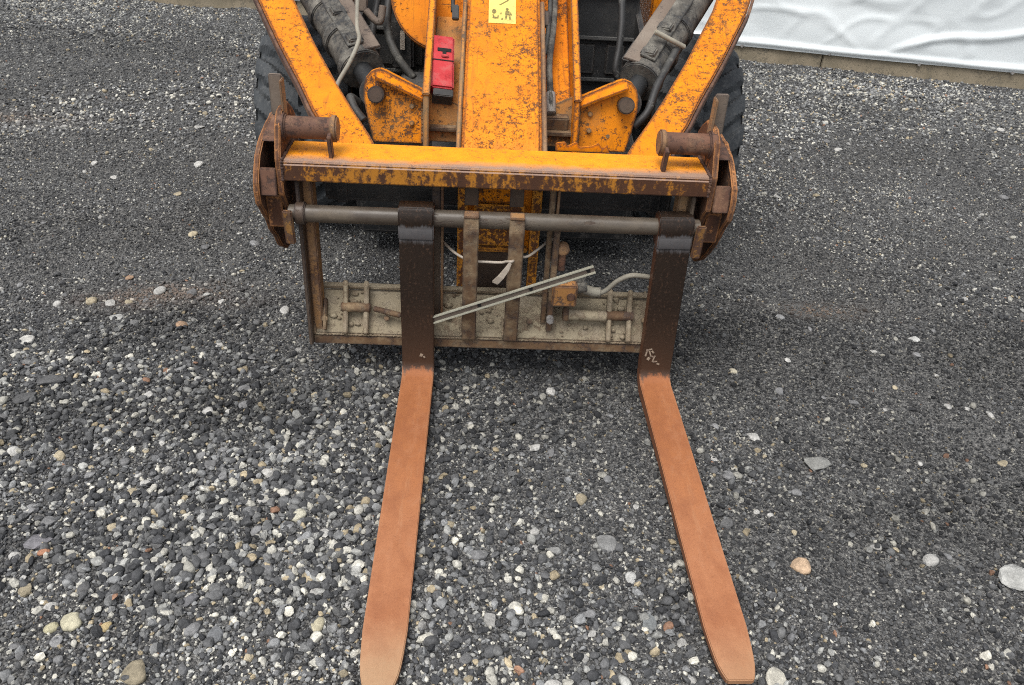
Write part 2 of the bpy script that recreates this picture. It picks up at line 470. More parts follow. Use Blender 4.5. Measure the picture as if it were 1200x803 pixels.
# ------------------------------------------------------------------ ground
def vnoise(x, y, seed):
    r = np.random.default_rng(seed)
    T = r.random((256, 256))
    xi, yi = np.floor(x).astype(int), np.floor(y).astype(int)
    fx, fy = x - xi, y - yi
    fx, fy = fx * fx * (3 - 2 * fx), fy * fy * (3 - 2 * fy)
    g = lambda a, b: T[a % 256, b % 256]
    return (g(xi, yi) * (1 - fx) * (1 - fy) + g(xi + 1, yi) * fx * (1 - fy) + g(xi, yi + 1) * (1 - fx) * fy + g(xi + 1, yi + 1) * fx * fy) - 0.5

def gh(x, y):
    x, y = np.asarray(x, float), np.asarray(y, float)
    z = 0.030 * vnoise(x * 0.8, y * 0.9, 1) + 0.020 * vnoise(x * 2.3, y * 3.0, 2) + 0.012 * vnoise(x * 6, y * 8, 3) + 0.006 * vnoise(x * 17, y * 19, 4)
    # shallow wheel tracks running towards the camera-left and to the right
    for (x0, y0, x1, y1, w, dep) in ((-3.2, -1.6, -0.9, 1.6, 0.20, 0.016), (2.9, -0.9, 0.95, 1.4, 0.20, 0.014), (-4.5, 1.6, 5.0, 2.6, 0.25, 0.012), (-4.5, 2.6, 5.0, 3.7, 0.22, 0.012)):
        L = math.hypot(x1 - x0, y1 - y0)
        d = ((x - x0) * (y1 - y0) - (y - y0) * (x1 - x0)) / L
        z = z - 1.5 * dep * np.exp(-(d / w) ** 2) + 1.2 * dep * np.exp(-((np.abs(d) - 1.9 * w) / (0.5 * w)) ** 2)
    z = z - 0.004
    # level bed under the tines and the wheels
    flat = np.maximum(np.exp(-(((x - 0.15) / 0.62) ** 4 + ((y + 0.6) / 0.75) ** 4)), np.exp(-(((np.abs(x) - 0.82) / 0.35) ** 4 + ((y - 1.45) / 0.5) ** 4)))
    z = z * (1 - flat) + np.minimum(z * 0.25, 0.0) * flat
    far = np.clip((np.hypot(x, y) - 8) / 12, 0, 1)
    return z * (1 - far)

def axis_coords(lo, hi, step, reach):
    mid = np.arange(lo, hi + 1e-6, step)
    g, s, p = [], step, hi
    while p < reach:
        s *= 1.25
        p += s
        g.append(p)
    l, s, p = [], step, lo
    while p > -reach:
        s *= 1.25
        p -= s
        l.append(p)
    return np.array(l[::-1] + list(mid) + g)

gx, gy = axis_coords(-4.0, 5.0, 0.035, 120), axis_coords(-1.8, 6.2, 0.035, 120)
GX, GY = np.meshgrid(gx, gy)
GZ = gh(GX, GY)
nx, ny = len(gx), len(gy)
gv = np.stack([GX.ravel(), GY.ravel(), GZ.ravel()], 1)
idx = np.arange(nx * ny).reshape(ny, nx)
gf = np.stack([idx[:-1, :-1].ravel(), idx[:-1, 1:].ravel(), idx[1:, 1:].ravel(), idx[1:, :-1].ravel()], 1)
gme = bpy.data.meshes.new("ground")
gme.vertices.add(len(gv))
gme.vertices.foreach_set("co", gv.ravel())
gme.loops.add(gf.size)
gme.loops.foreach_set("vertex_index", gf.ravel())
gme.polygons.add(len(gf))
gme.polygons.foreach_set("loop_start", np.arange(len(gf)) * 4)
gme.polygons.foreach_set("use_smooth", np.ones(len(gf), bool))
gme.update(calc_edges=True)
gme.materials.append(M['ground'])
ground = bpy.data.objects.new("ground", gme)
COL.objects.link(ground)
ground["kind"] = "structure"
ground["label"] = "dark grey gravel yard with shallow wheel tracks"

def stone_mesh(name, seed, sub, flat, cuts, mat):
    r = np.random.default_rng(seed)
    bm = bmesh.new()
    bmesh.ops.create_icosphere(bm, subdivisions=sub, radius=0.5)
    sc = np.array([1.0, r.uniform(0.6, 0.95), r.uniform(0.40, 0.68)])
    pl = []
    for _ in range(cuts):
        n = r.normal(size=3)
        n /= np.linalg.norm(n)
        pl.append((n, r.uniform(0.26, 0.40)))
    wob = r.normal(size=(3, 3)) * 2.2
    for v in bm.verts:
        p = np.array(v.co)
        for n, d in pl:
            t = p @ n
            if t > d:
                p = p - (t - d) * n * 0.92
        p = p * (1 + 0.07 * math.sin(wob[0] @ p * 2 + seed) + 0.05 * math.sin(wob[1] @ p * 4))
        v.co = p * sc
    me = bpy.data.meshes.new(name)
    bm.to_mesh(me)
    bm.free()
    me.polygons.foreach_set("use_smooth", [not flat] * len(me.polygons))
    me.materials.append(mat)
    return me

SRC = bpy.data.collections.new("gravel_source")
NV = 10
for i in range(NV):
    me = stone_mesh("gravel_grain", 50 + i, 1 if i < 5 else 2, i < 8, 9 if i < 8 else 4, M['gravel'])
    o = bpy.data.objects.new("gravel_grain_%02d" % i, me)
    SRC.objects.link(o)

TINES = ((-0.250, 0.108), (0.565, 0.108))
def blocked(x, y, pad=0.0):
    b = np.zeros(len(x), bool)
    for cx, w in TINES:
        cx = cx + (0.015 - 0.010 * y if cx > 0 else 0.0)
        b |= (np.abs(x - cx) < w / 2 + pad) & (y > -1.22) & (y < 0.06)
    return b

PAL = np.array([
    (0.030, 0.031, 0.033), (0.045, 0.046, 0.048), (0.062, 0.063, 0.064), (0.085, 0.086, 0.087), (0.120, 0.121, 0.119),
    (0.165, 0.168, 0.168), (0.240, 0.240, 0.225), (0.340, 0.330, 0.290), (0.41, 0.395, 0.34), (0.27, 0.225, 0.150), (0.20, 0.115, 0.075)])
def pick_cols(n, light):
    p = np.array([0.18, 0.20, 0.18, 0.14, 0.10, 0.075, 0.050, 0.030, 0.020, 0.010, 0.002])
    q = np.array([0.07, 0.10, 0.12, 0.13, 0.13, 0.12, 0.12, 0.10, 0.07, 0.05, 0.004])
    out = np.zeros((n, 3))
    w = np.clip(light, 0, 1)
    cp, cq = np.cumsum(p / p.sum()), np.cumsum(q / q.sum())
    u = rng.random(n)
    ia, ib = np.searchsorted(cp, u), np.searchsorted(cq, u)
    k = np.where(rng.random(n) < w, ib, ia)
    out = PAL[np.clip(k, 0, len(PAL) - 1)] * rng.uniform(0.85, 1.35, (n, 1))
    return out

def sm(v, a, b):
    t = np.clip((v - a) / (b - a), 0, 1)
    return t * t * (3 - 2 * t)

def lightness(x, y):
    """patches where paler, coarser stones lie on top: foreground left, and away from the wheel tracks"""
    a = vnoise(x * 0.7 + 3, y * 0.8, 21) + 0.7 * vnoise(x * 2.1, y * 2.3, 22)
    left = np.maximum(sm(-x, -0.15, 0.9) * sm(-y, -0.6, 0.2), 0.45 * sm(-y, 0.2, 0.9) * sm(-x, -1.1, -0.2))
    back = 0.24 * sm(y, 0.9, 2.4)
    return np.clip(0.10 + 1.0 * a + 0.62 * left + back, 0, 1)

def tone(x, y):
    """packed dark fines against drier loose gravel, plus rut shading painted into the tone"""
    streak = vnoise(x * 0.9 + 0.35 * y, y * 3.4 - 0.6 * x, 61) + 0.6 * vnoise(x * 2.6, y * 8.0 - 1.2 * x, 62)  # streaks also paint in the weak shading of the ruts
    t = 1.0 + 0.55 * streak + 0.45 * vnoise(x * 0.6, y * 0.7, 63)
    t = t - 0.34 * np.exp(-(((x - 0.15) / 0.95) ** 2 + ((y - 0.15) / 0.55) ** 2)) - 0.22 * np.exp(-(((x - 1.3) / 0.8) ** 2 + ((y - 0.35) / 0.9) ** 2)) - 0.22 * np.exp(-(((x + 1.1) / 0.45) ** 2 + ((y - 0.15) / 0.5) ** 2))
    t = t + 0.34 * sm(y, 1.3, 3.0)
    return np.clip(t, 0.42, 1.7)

batches = []
def scatter(n, x0, x1, y0, y1, smin, smax, power, lift, prob=None):
    x = rng.uniform(x0, x1, n)
    y = rng.uniform(y0, y1, n)
    if prob is not None:
        kp = rng.random(n) < prob(x, y)
        x, y = x[kp], y[kp]
        n = len(x)
    L = lightness(x, y)
    s = smin + (smax - smin) * rng.random(n) ** power
    s = s * (0.75 + 0.5 * L)
    keep = ~(blocked(x, y, -0.004) & (s > 0.012))
    x, y, s, L = x[keep], y[keep], s[keep], L[keep]
    z = gh(x, y) + s * lift
    z = np.where(blocked(x, y, 0.0), np.minimum(z, 0.002), z)
    batches.append((x, y, z, s, L))
# fines close by, coarser further out; coarse stones thicker on the left and in the middle foreground
def coarse(x, y):
    a = 0.15 + 0.85 * (1 - sm(x, -0.6, 0.5)) * sm(-y, -0.9, 0.1) + 0.34 * sm(-y, 0.2, 0.8)
    return a * np.clip(0.55 + 1.6 * vnoise(x * 1.6, y * 1.6, 41) + 0.8 * vnoise(x * 4.5, y * 4.5, 42), 0.05, 1.0)
scatter(70000, -1.9, 2.1, -1.45, 0.35, 0.006, 0.013, 1.8, 0.10)
scatter(42000, -2.0, 2.2, -1.45, 0.6, 0.011, 0.020, 1.5, 0.16)
scatter(70000, -2.3, 2.6, -1.45, 0.9, 0.013, 0.040, 2.1, 0.20, coarse)
scatter(85000, -3.0, 3.4, 0.35, 2.3, 0.010, 0.021, 1.9, 0.16)
scatter(16000, -3.4, 4.0, 0.5, 3.2, 0.018, 0.042, 2.4, 0.18, coarse)
scatter(105000, -4.9, 5.2, 2.3, 6.1, 0.013, 0.030, 2.0, 0.16)
scatter(8000, -5.6, 6.0, 2.3, 7.0, 0.024, 0.048, 2.8, 0.16)
BX, BY, BZ, BS, BL = [np.concatenate([b[i] for b in batches]) for i in range(5)]
# nothing grows through the wall at the back
wall_y = lambda x: 5.345 - 0.236 * x
ok = BY < wall_y(BX) - 0.01
BX, BY, BZ, BS, BL = BX[ok], BY[ok], BZ[ok], BS[ok], BL[ok]
nP = len(BX)
pme = bpy.data.meshes.new("gravel")
pme.vertices.add(nP)
pme.vertices.foreach_set("co", np.stack([BX, BY, BZ], 1).ravel())
def pattr(name, typ, arr, key):
    a = pme.attributes.new(name, typ, 'POINT')
    a.data.foreach_set(key, np.ascontiguousarray(arr).ravel())
pattr("size", 'FLOAT', BS, "value")
rot = np.stack([rng.normal(0, 0.6, nP), rng.normal(0, 0.6, nP), rng.uniform(0, 6.283, nP)], 1)
pattr("rot", 'FLOAT_VECTOR', rot, "vector")
pattr("kindex", 'INT', rng.integers(0, NV, nP).astype(np.int32), "value")
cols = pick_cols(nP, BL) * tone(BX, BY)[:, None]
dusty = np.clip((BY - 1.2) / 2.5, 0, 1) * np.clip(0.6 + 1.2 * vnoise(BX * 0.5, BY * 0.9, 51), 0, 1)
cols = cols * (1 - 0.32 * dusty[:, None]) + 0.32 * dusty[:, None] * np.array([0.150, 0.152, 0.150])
for (ex, ey, ax, ay) in ((-1.32, 0.56, 0.30, 0.10), (1.42, 0.66, 0.20, 0.06), (-3.2, 2.6, 0.5, 0.15)):   # streaks of brown sandy soil
    w = np.exp(-(((BX - ex) / ax) ** 2 + ((BY - ey) / ay) ** 2)) * np.clip(0.75 + 1.5 * vnoise(BX * 9, BY * 14, 52), 0, 1)
    cols = cols * (1 - 0.6 * w[:, None]) + 0.6 * w[:, None] * np.array([0.24, 0.175, 0.13])
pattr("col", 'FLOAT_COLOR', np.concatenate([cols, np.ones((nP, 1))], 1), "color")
gravel = bpy.data.objects.new("gravel", pme)
COL.objects.link(gravel)
gravel.parent = ground
gravel["kind"] = "stuff"
gravel["label"] = "loose grey and pale gravel stones covering the yard"
gn = bpy.data.node_groups.new("gravel_nodes", 'GeometryNodeTree')
gn.interface.new_socket("Geometry", in_out='INPUT', socket_type='NodeSocketGeometry')
gn.interface.new_socket("Geometry", in_out='OUTPUT', socket_type='NodeSocketGeometry')
gi, go = gn.nodes.new("NodeGroupInput"), gn.nodes.new("NodeGroupOutput")
iop = gn.nodes.new("GeometryNodeInstanceOnPoints")
ci = gn.nodes.new("GeometryNodeCollectionInfo")
ci.inputs["Collection"].default_value = SRC
ci.inputs["Separate Children"].default_value = True
ci.inputs["Reset Children"].default_value = True
iop.inputs["Pick Instance"].default_value = True
def nattr(name, typ):
    a = gn.nodes.new("GeometryNodeInputNamedAttribute")
    a.data_type = typ
    a.inputs["Name"].default_value = name
    return a.outputs[0]
m2p = gn.nodes.new("GeometryNodeMeshToPoints")
gn.links.new(gi.outputs[0], m2p.inputs["Mesh"])
gn.links.new(m2p.outputs[0], iop.inputs["Points"])
gn.links.new(ci.outputs[0], iop.inputs["Instance"])
gn.links.new(nattr("kindex", 'INT'), iop.inputs["Instance Index"])
gn.links.new(nattr("size", 'FLOAT'), iop.inputs["Scale"])
e2r = gn.nodes.new("FunctionNodeEulerToRotation")
gn.links.new(nattr("rot", 'FLOAT_VECTOR'), e2r.inputs[0])
gn.links.new(e2r.outputs[0], iop.inputs["Rotation"])
gn.links.new(iop.outputs[0], go.inputs[0])
md = gravel.modifiers.new("gravel", 'NODES')
md.node_group = gn

# ------------------------------------------------------------------ tarpaulin wall on a plinth along the back of the yard
WL, WR = (-9.0, wall_y(-9.0)), (10.0, wall_y(10.0))
wdir = Vector((WR[0] - WL[0], WR[1] - WL[1], 0)).normalized()
wnrm = Vector((wdir.y, -wdir.x, 0))                       # towards the yard
wall = thing("tarpaulin_wall", "white tarpaulin wall fixed to a low concrete plinth behind the loader", "wall", (0, wall_y(0), 0))
def wp(s, n, z):
    p = Vector((0, wall_y(0), 0)) + wdir * s + wnrm * n
    return Vector((p.x, p.y, z))
S0, S1 = -9.0, 10.0
bm = bmesh.new()
cuts = [S0 + (S1 - S0) * i / 8 for i in range(9)]
for a, b_ in zip(cuts, cuts[1:]):
    g = 0.004
    bm2 = loft([[wp(s, -0.12, -0.15), wp(s, 0.0, -0.15), wp(s, 0.0, 0.155), wp(s, -0.12, 0.155)] for s in (a + g, b_ - g)], 0.008)
    merge(bm, bm2)
put("plinth", bm, 'plinth', wall)
# the cloth: wavy sheet with a hem, real folds
tb = bmesh.new()
NS, NZ = 620, 110
zt = np.linspace(0, 1, NZ) ** 1.5
Sg = np.linspace(S0, S1, NS)
SS, TT = np.meshgrid(Sg, zt)
ZZ = 0.130 + 0.010 * vnoise(SS * 1.5, SS * 0, 31) + TT * 3.3
dep = 0.030 + 0.09 * vnoise(SS * 0.45, ZZ * 0.6, 32) + 0.05 * vnoise(SS * 1.3 + ZZ * 1.7, ZZ * 1.1, 33)
rid = lambda q: 1 - np.abs(2 * (q - np.floor(q)) - 1)
dep = dep + 0.018 * np.maximum(0, 1 - 11 * np.abs(vnoise(SS * 0.8 + 7, ZZ * 1.5 + SS * 0.55, 34))) + 0.022 * np.maximum(0, 1 - 12 * np.abs(vnoise(SS * 1.1 - ZZ * 0.9, ZZ * 1.3, 35)))
dep = dep + 0.010 * np.maximum(0, 1 - 16 * np.abs(vnoise(SS * 2.0 + ZZ * 1.4, ZZ * 2.6 - SS * 0.7, 38))) + 0.008 * np.maximum(0, 1 - 14 * np.abs(vnoise(SS * 2.8 - ZZ * 2.2, ZZ * 3.1, 39)))
near = np.exp(-((ZZ - 0.13) / 0.10) ** 2)
dep = dep * (1 - near) + near * (0.018 + 0.012 * vnoise(SS * 5, ZZ * 3, 36))
dep = dep + 0.018 * np.exp(-((ZZ - 0.165 - 0.01 * vnoise(SS * 2, SS * 0 + 4, 37)) / 0.022) ** 2)
dep = np.maximum(dep, 0.006)
rows = []
for j in range(NZ):
    rows.append([tb.verts.new(wp(SS[j, i], dep[j, i], ZZ[j, i])) for i in range(NS)])
for j in range(NZ - 1):
    for i in range(NS - 1):
        tb.faces.new((rows[j][i], rows[j][i + 1], rows[j + 1][i + 1], rows[j + 1][i]))
# back sheet gives the cloth thickness
tarp = put("tarpaulin", tb, 'tarp', wall, smooth='all')
sol = tarp.modifiers.new("thickness", 'SOLIDIFY')
sol.thickness = 0.003
sol.offset = -1
for i in range(26):
    s = S0 + 0.4 + i * 0.72
    a = wp(s, 0.012, 0.128 + 0.008 * math.sin(i * 2.1))
    put("screw", tube(a, a + wnrm * 0.018, 0.017, 0.012, 10, 0.002), 'steel_bright', wall)
put("back_boarding", loft([[wp(s, -0.12, 0.155), wp(s, -0.02, 0.155), wp(s, -0.02, 3.4), wp(s, -0.12, 3.4)] for s in (S0, S1)], 0.01), 'guard', wall)

# ------------------------------------------------------------------ pallet forks (each hangs on the shaft and can be lifted off)
def make_fork(name, label, cx, w, tipy, fm):
    t = thing(name, label, "pallet fork", (cx, 0, 0), "pallet forks on the carriage")
    # stations: (y, z) of upper/front line and of lower/back line, half width factor
    st = []
    hw = w / 2
    L = -tipy
    for u in (1.0, 0.995, 0.985, 0.97, 0.95, 0.92, 0.87, 0.75, 0.55, 0.35, 0.18, 0.09):
        y = -L * u
        th = 0.017 + 0.029 * (1 - u)
        zb = 0.010 + 0.004 * u
        wf = 1.0 if u < 0.87 else 1.0 - 0.16 * ((u - 0.87) / 0.13) - 0.26 * ((u - 0.87) / 0.13) ** 5
        st.append(((y, zb + th), (y, zb), hw * wf))
    r = 0.045
    zt = 0.007 + 0.046
    for a in (10, 30, 50, 70, 90):                         # inner fillet, outer heel corner
        A = math.radians(a)
        up = (-r + r * math.sin(A), zt + r - r * math.cos(A))
        ro = r + 0.046
        lo = (-r + ro * math.sin(A), zt + r - ro * math.cos(A))
        st.append((up, (lo[0], max(lo[1], 0.007)), hw))
    st.append(((0.0, 0.30), (0.045, 0.30), hw))
    st.append(((0.0, 0.560), (0.043, 0.560), hw))
    secs = []
    for (u, l, h) in st:
        secs.append([Vector((cx - h, u[0], u[1])), Vector((cx + h, u[0], u[1])), Vector((cx + h, l[0], l[1])), Vector((cx - h, l[0], l[1]))])
    put("blade", loft(secs, 0.0025), fm, t, smooth=True)
    # hook eye closing round the shaft
    put("hook", plate_x([(-0.002, 0.5605), (-0.005, 0.572), (-0.005, 0.600), (-0.003, 0.606), (-0.005, 0.612), (-0.004, 0.655), (0.006, 0.668), (0.060, 0.668), (0.078, 0.650), (0.078, 0.585), (0.060, 0.5605)], cx - hw - 0.001, cx + hw + 0.001, 0.004), 'fork', t, smooth=True)
    return t
fork_a = make_fork("pallet_fork", "rusty pallet fork with a pale worn tip, beside the wide muddy plate end", TINES[0][0], TINES[0][1], -1.205, 'fork_pale')
fork_b = make_fork("pallet_fork", "rusty pallet fork with chalky scuffs above its heel", TINES[1][0], TINES[1][1], -1.170, 'fork')
fork_b.location.x = 0.580
fork_b.rotation_euler = (0, -0.024, 0.010)          # hangs a little askew on the shaft
fork_a["label"] = "rusty pallet fork on the left, with a paler rubbed tip"
fork_b["label"] = "rusty pallet fork on the right, with chalky scuffs above its heel"
def scuffs(t, cx, marks):
    bm = bmesh.new()
    for (x, z, w, h, a) in marks:
        merge(bm, box((cx + x, -0.0012, z), (w, 0.0022, h), (0, math.radians(a), 0), 0.0006))
    put("scuff_mark", bm, 'chalk', t)
scuffs(fork_b, 0.580, [(-0.040, 0.165, 0.006, 0.030, 8), (-0.030, 0.178, 0.018, 0.005, -12), (-0.026, 0.160, 0.005, 0.026, -20), (-0.020, 0.150, 0.012, 0.005, 10), (-0.012, 0.140, 0.005, 0.026, 14), (-0.006, 0.128, 0.016, 0.005, -8), (-0.030, 0.140, 0.010, 0.012, 30), (-0.018, 0.168, 0.006, 0.012, -35), (0.006, 0.118, 0.010, 0.006, 20)])
scuffs(fork_a, TINES[0][0], [(0.012, 0.125, 0.010, 0.012, 20), (0.022, 0.118, 0.006, 0.008, -30)])

# ------------------------------------------------------------------ fork carriage
car = thing("fork_carriage", "rusty yellow fork carriage frame standing in front of the loader", "fork carriage", (0, 0.10, 0.0))
bm = plate_x([(0.012, 0.735), (0.012, 0.790), (0.018, 0.797), (0.190, 0.800), (0.195, 0.790), (0.195, 0.735)], -0.648, 0.648, 0.008)
put("beam", bm, 'beam', car, smooth=True)
put("fork_shaft", tube((-0.645, 0.035, 0.622), (0.645, 0.035, 0.622), 0.0275, seg=32), 'shaft', car, smooth=True)
for s in (-1, 1):
    put("side_plate", plate_x(ragged([(0.02, 0.69), (0.02, 0.80), (0.06, 0.89), (0.10, 0.925), (0.19, 0.925), (0.27, 0.86), (0.30, 0.60), (0.10, 0.575)], 0.04, 0.003), s * 0.6505, s * 0.6685, 0.003), 'flaky', car)
    put("outer_plate", plate_x(ragged([(-0.010, 0.700), (-0.006, 0.735), (0.012, 0.768), (0.05, 0.80), (0.10, 0.825), (0.19, 0.848), (0.28, 0.855), (0.36, 0.82), (0.40, 0.75), (0.41, 0.52), (0.38, 0.43), (0.32, 0.38), (0.26, 0.385), (0.19, 0.43), (0.10, 0.53), (0.03, 0.63), (0.0, 0.665)]), s * 0.717, s * 0.735, 0.004), 'flaky', car)
    put("web_plate", plate_x([(0.002, 0.690), (0.020, 0.770), (0.034, 0.768), (0.016, 0.688)], s * 0.669, s * 0.7165, 0.002), 'rust', car)
    put("gusset", plate_x([(0.06, 0.56), (0.05, 0.665), (0.064, 0.667), (0.074, 0.562)], s * 0.669, s * 0.7165, 0.002), 'flaky', car)
    put("top_web", plate_x([(0.085, 0.83), (0.10, 0.845), (0.25, 0.862), (0.25, 0.848)], s * 0.669, s * 0.7165, 0.002), 'rust', car)
    # upright ear with a folded edge
    put("ear", box((s * 0.672, 0.145, 0.955), (0.040, 0.014, 0.125), (0.05, -s * 0.02, 0), 0.003), 'guard', car)
    put("ear_rib", box((s * 0.650, 0.130, 0.950), (0.007, 0.042, 0.115), (0.05, 0, 0), 0.002), 'flange', car)
    # hook pin
    pin = put("hook_pin", tube((s * 0.662, 0.10, 0.873), (s * 0.495, 0.10, 0.873), 0.033, seg=32), 'rust', car, smooth=True)
    put("collar", tube((s * 0.510, 0.10, 0.873), (s * 0.488, 0.10, 0.873), 0.040, seg=28, b=0.005), 'flange', pin, smooth=True)
    put("pin_flange", tube((s * 0.668, 0.10, 0.873), (s * 0.640, 0.10, 0.873), 0.042, seg=28, b=0.005), 'rust', pin, smooth=True)
    put("pin_strut", box((s * 0.507, 0.058, 0.832), (0.012, 0.030, 0.080), (0.25, 0, 0), 0.002), 'rust', pin)
    put("shaft_retainer", box((s * 0.640, -0.006, 0.592), (0.030, 0.016, 0.118), (0.12, 0, 0), 0.004), 'tab', car)
    put("shaft_boss", tube((s * 0.592, 0.035, 0.622), (s * 0.625, 0.035, 0.622), 0.036, seg=28, b=0.004), 'dark_steel', car, smooth=True)
    put("upright", box((s * 0.593, 0.100, 0.435), (0.032, 0.060, 0.598), (-0.03, 0, 0), 0.004), 'flange', car)
    put("upright_edge", box((s * 0.615, 0.065, 0.430), (0.012, 0.070, 0.588), (-0.03, 0, 0), 0.003), 'dark_steel', car)

# lower plate: muddy sloping face, rusty lip and thin rim
put("lower_plate", plate_x([(0.055, 0.168), (0.068, 0.160), (0.150, 0.288), (0.138, 0.296)], -0.606, 0.606, 0.003), 'mud', car)
put("lower_lip", plate_x([(0.048, 0.128), (0.048, 0.164), (0.072, 0.158), (0.072, 0.128)], -0.610, 0.610, 0.003), 'mud_rust', car)
put("rim", plate_x([(0.134, 0.298), (0.126, 0.310), (0.150, 0.318), (0.160, 0.292)], -0.600, 0.600, 0.003), 'mud', car)
put("end_tab", box((-0.570, 0.085, 0.225), (0.010, 0.050, 0.110), (-0.55, 0, 0), 0.003), 'mud_rust', car)
for x0 in (-0.465, 0.440):
    for dx in (-0.035, 0.035):
        put("bracket_rib", plate_x([(0.050, 0.165), (0.030, 0.185), (0.090, 0.290), (0.100, 0.335), (0.118, 0.345), (0.126, 0.300), (0.085, 0.215)], x0 + dx - 0.008, x0 + dx + 0.008, 0.003), 'mud', car)
    put("bracket_bar", tube((x0 - 0.05, 0.082, 0.258), (x0 + 0.05, 0.082, 0.258), 0.017, seg=14), 'mud_rust', car, smooth=True)
put("cross_tube", tube((0.255, 0.075, 0.262), (0.395, 0.075, 0.258), 0.019, seg=18), 'mud', car, smooth=True)
put("tube_nut", tube((0.243, 0.075, 0.262), (0.262, 0.075, 0.262), 0.027, seg=6), 'mud_rust', car)
put("link_rod", tube((-0.405, 0.072, 0.262), (-0.31, 0.062, 0.243), 0.010, seg=12), 'mud_rust', car, smooth=True)

for (cx_, n_) in ((-0.465, 16), (0.440, 22), (0.25, 12), (-0.57, 8), (0.0, 14), (-0.12, 8)):
    cb = bmesh.new()
    for q in range(n_):
        u = random.random()
        p = Vector((cx_ + random.gauss(0, 0.035), 0.060 + 0.078 * u - 0.004, 0.176 + 0.120 * u + 0.004))
        t = bmesh.new()
        bmesh.ops.create_icosphere(t, subdivisions=2, radius=0.003 + 0.008 * random.random() ** 2)
        sx, sy = random.uniform(0.8, 1.8), random.uniform(0.5, 0.9)
        for v in t.verts:
            v.co = v.co * random.uniform(0.82, 1.15)
        bmesh.ops.scale(t, vec=(sx, sy, 1.0), verts=t.verts)
        bmesh.ops.translate(t, vec=p, verts=t.verts)
        merge(cb, t)
    put("mud_clump", cb, 'mud', car, smooth='all')["kind"] = "stuff"

# centre straps: hooked over the shaft, reaching down onto the plate
for i, x in enumerate((-0.078, 0.065)):
    bm = plate_x([(-0.004, 0.644), (-0.010, 0.600), (0.000, 0.42), (0.032, 0.172), (0.046, 0.166), (0.052, 0.185), (0.016, 0.42), (0.006, 0.59), (0.006, 0.644)], x - 0.024, x + 0.024, 0.003)
    put("strap", bm, 'mud_rust', car)
    put("strap_cap", box((x, 0.010, 0.649), (0.046, 0.034, 0.008), (0.15, 0, 0), 0.002), 'flange', car)
    put("upper_strap", box((x - 0.002, 0.080, 0.695), (0.044, 0.014, 0.085), (0, 0, 0), 0.002), 'dark_steel', car)
for x, w, mt in ((-0.192, 0.026, 'dark_steel'), (0.178, 0.018, 'mud_rust')):
    put("vertical_bar", box((x, 0.095, 0.480), (w, 0.022, 0.52), (-0.02, 0, 0), 0.002), mt, car)
    put("bar_edge", box((x + 0.019, 0.100, 0.480), (0.008, 0.036, 0.52), (-0.02, 0, 0), 0.002), 'flange', car)
put("post", plate_x([(0.055, 0.60), (0.058, 0.20), (0.072, 0.20), (0.075, 0.60)], 0.188, 0.208, 0.002), 'mud_rust', car)
put("post_bolt", tube((0.198, 0.06, 0.255), (0.198, 0.035, 0.255), 0.014, seg=6, b=0.002), 'steel_bright', car)
put("latch_knob", tube((0.222, 0.06, 0.512), (0.222, 0.09, 0.512), 0.022, seg=16, b=0.005), 'flange', car, smooth=True)
put("latch_plate", box((0.222, 0.078, 0.475), (0.026, 0.016, 0.09), (0, 0, 0), 0.003), 'rust', car)
blk = put("valve_block", box((0.238, 0.050, 0.362), (0.082, 0.055, 0.082), (0.05, 0, 0), 0.005), 'orange_block', car)
put("bolt", tube((0.258, 0.025, 0.362), (0.258, 0.014, 0.362), 0.014, seg=16, b=0.003), 'rust', blk)
put("valve_fitting", tube((0.275, 0.065, 0.375), (0.312, 0.065, 0.385), 0.024, seg=14), 'cyl', car, smooth=True)
put("grey_knuckle", tube((0.262, 0.075, 0.420), (0.300, 0.072, 0.395), 0.021, seg=14), 'cyl', car, smooth=True)
put("hose", pipe([(0.300, 0.065, 0.372), (0.345, 0.060, 0.360), (0.375, 0.052, 0.372), (0.410, 0.045, 0.415), (0.450, 0.045, 0.437), (0.490, 0.050, 0.435), (0.535, 0.060, 0.420), (0.560, 0.075, 0.38)], 0.0085), 'hose', car, smooth='all')
put("hose_sleeve", pipe([(0.303, 0.065, 0.371), (0.335, 0.062, 0.362), (0.362, 0.057, 0.364)], 0.017), 'hose', car, smooth='all')

def weld(p0, p1, r, parent, mt='rust'):
    p0, p1 = Vector(p0), Vector(p1)
    n = max(4, int((p1 - p0).length / (r * 0.9)))
    t = bmesh.new()
    for i in range(n + 1):
        q = bmesh.new()
        bmesh.ops.create_icosphere(q, subdivisions=1, radius=r * random.uniform(0.8, 1.25))
        bmesh.ops.translate(q, vec=p0.lerp(p1, i / n) + Vector((random.gauss(0, r * .12), random.gauss(0, r * .12), random.gauss(0, r * .12))), verts=q.verts)
        merge(t, q)
    put("weld_bead", t, mt, parent, smooth='all')
for s in (-1, 1):
    weld((s * 0.647, 0.012, 0.740), (s * 0.647, 0.012, 0.795), 0.005, car)
    weld((s * 0.647, 0.02, 0.800), (s * 0.647, 0.19, 0.802), 0.005, car)
    weld((s * 0.606, 0.052, 0.172), (s * 0.606, 0.125, 0.290), 0.006, car, 'mud_rust')
for x in (-0.078, 0.065):
    weld((x - 0.026, 0.046, 0.180), (x + 0.026, 0.046, 0.180), 0.005, car, 'mud')
    weld((x - 0.027, 0.030, 0.195), (x - 0.027, 0.060, 0.240), 0.004, car, 'mud')
weld((-0.60, 0.050, 0.167), (0.60, 0.050, 0.167), 0.004, car, 'mud')
for (bx, by, bz) in ((-0.57, 0.072, 0.215), (-0.36, 0.075, 0.222), (-0.15, 0.084, 0.236), (0.13, 0.078, 0.226), (0.53, 0.086, 0.240)):
    bt = put("bolt", tube((bx, by, bz), (bx, by - 0.014, bz + 0.009), 0.011, seg=6, b=0.002), 'mud_rust', car)

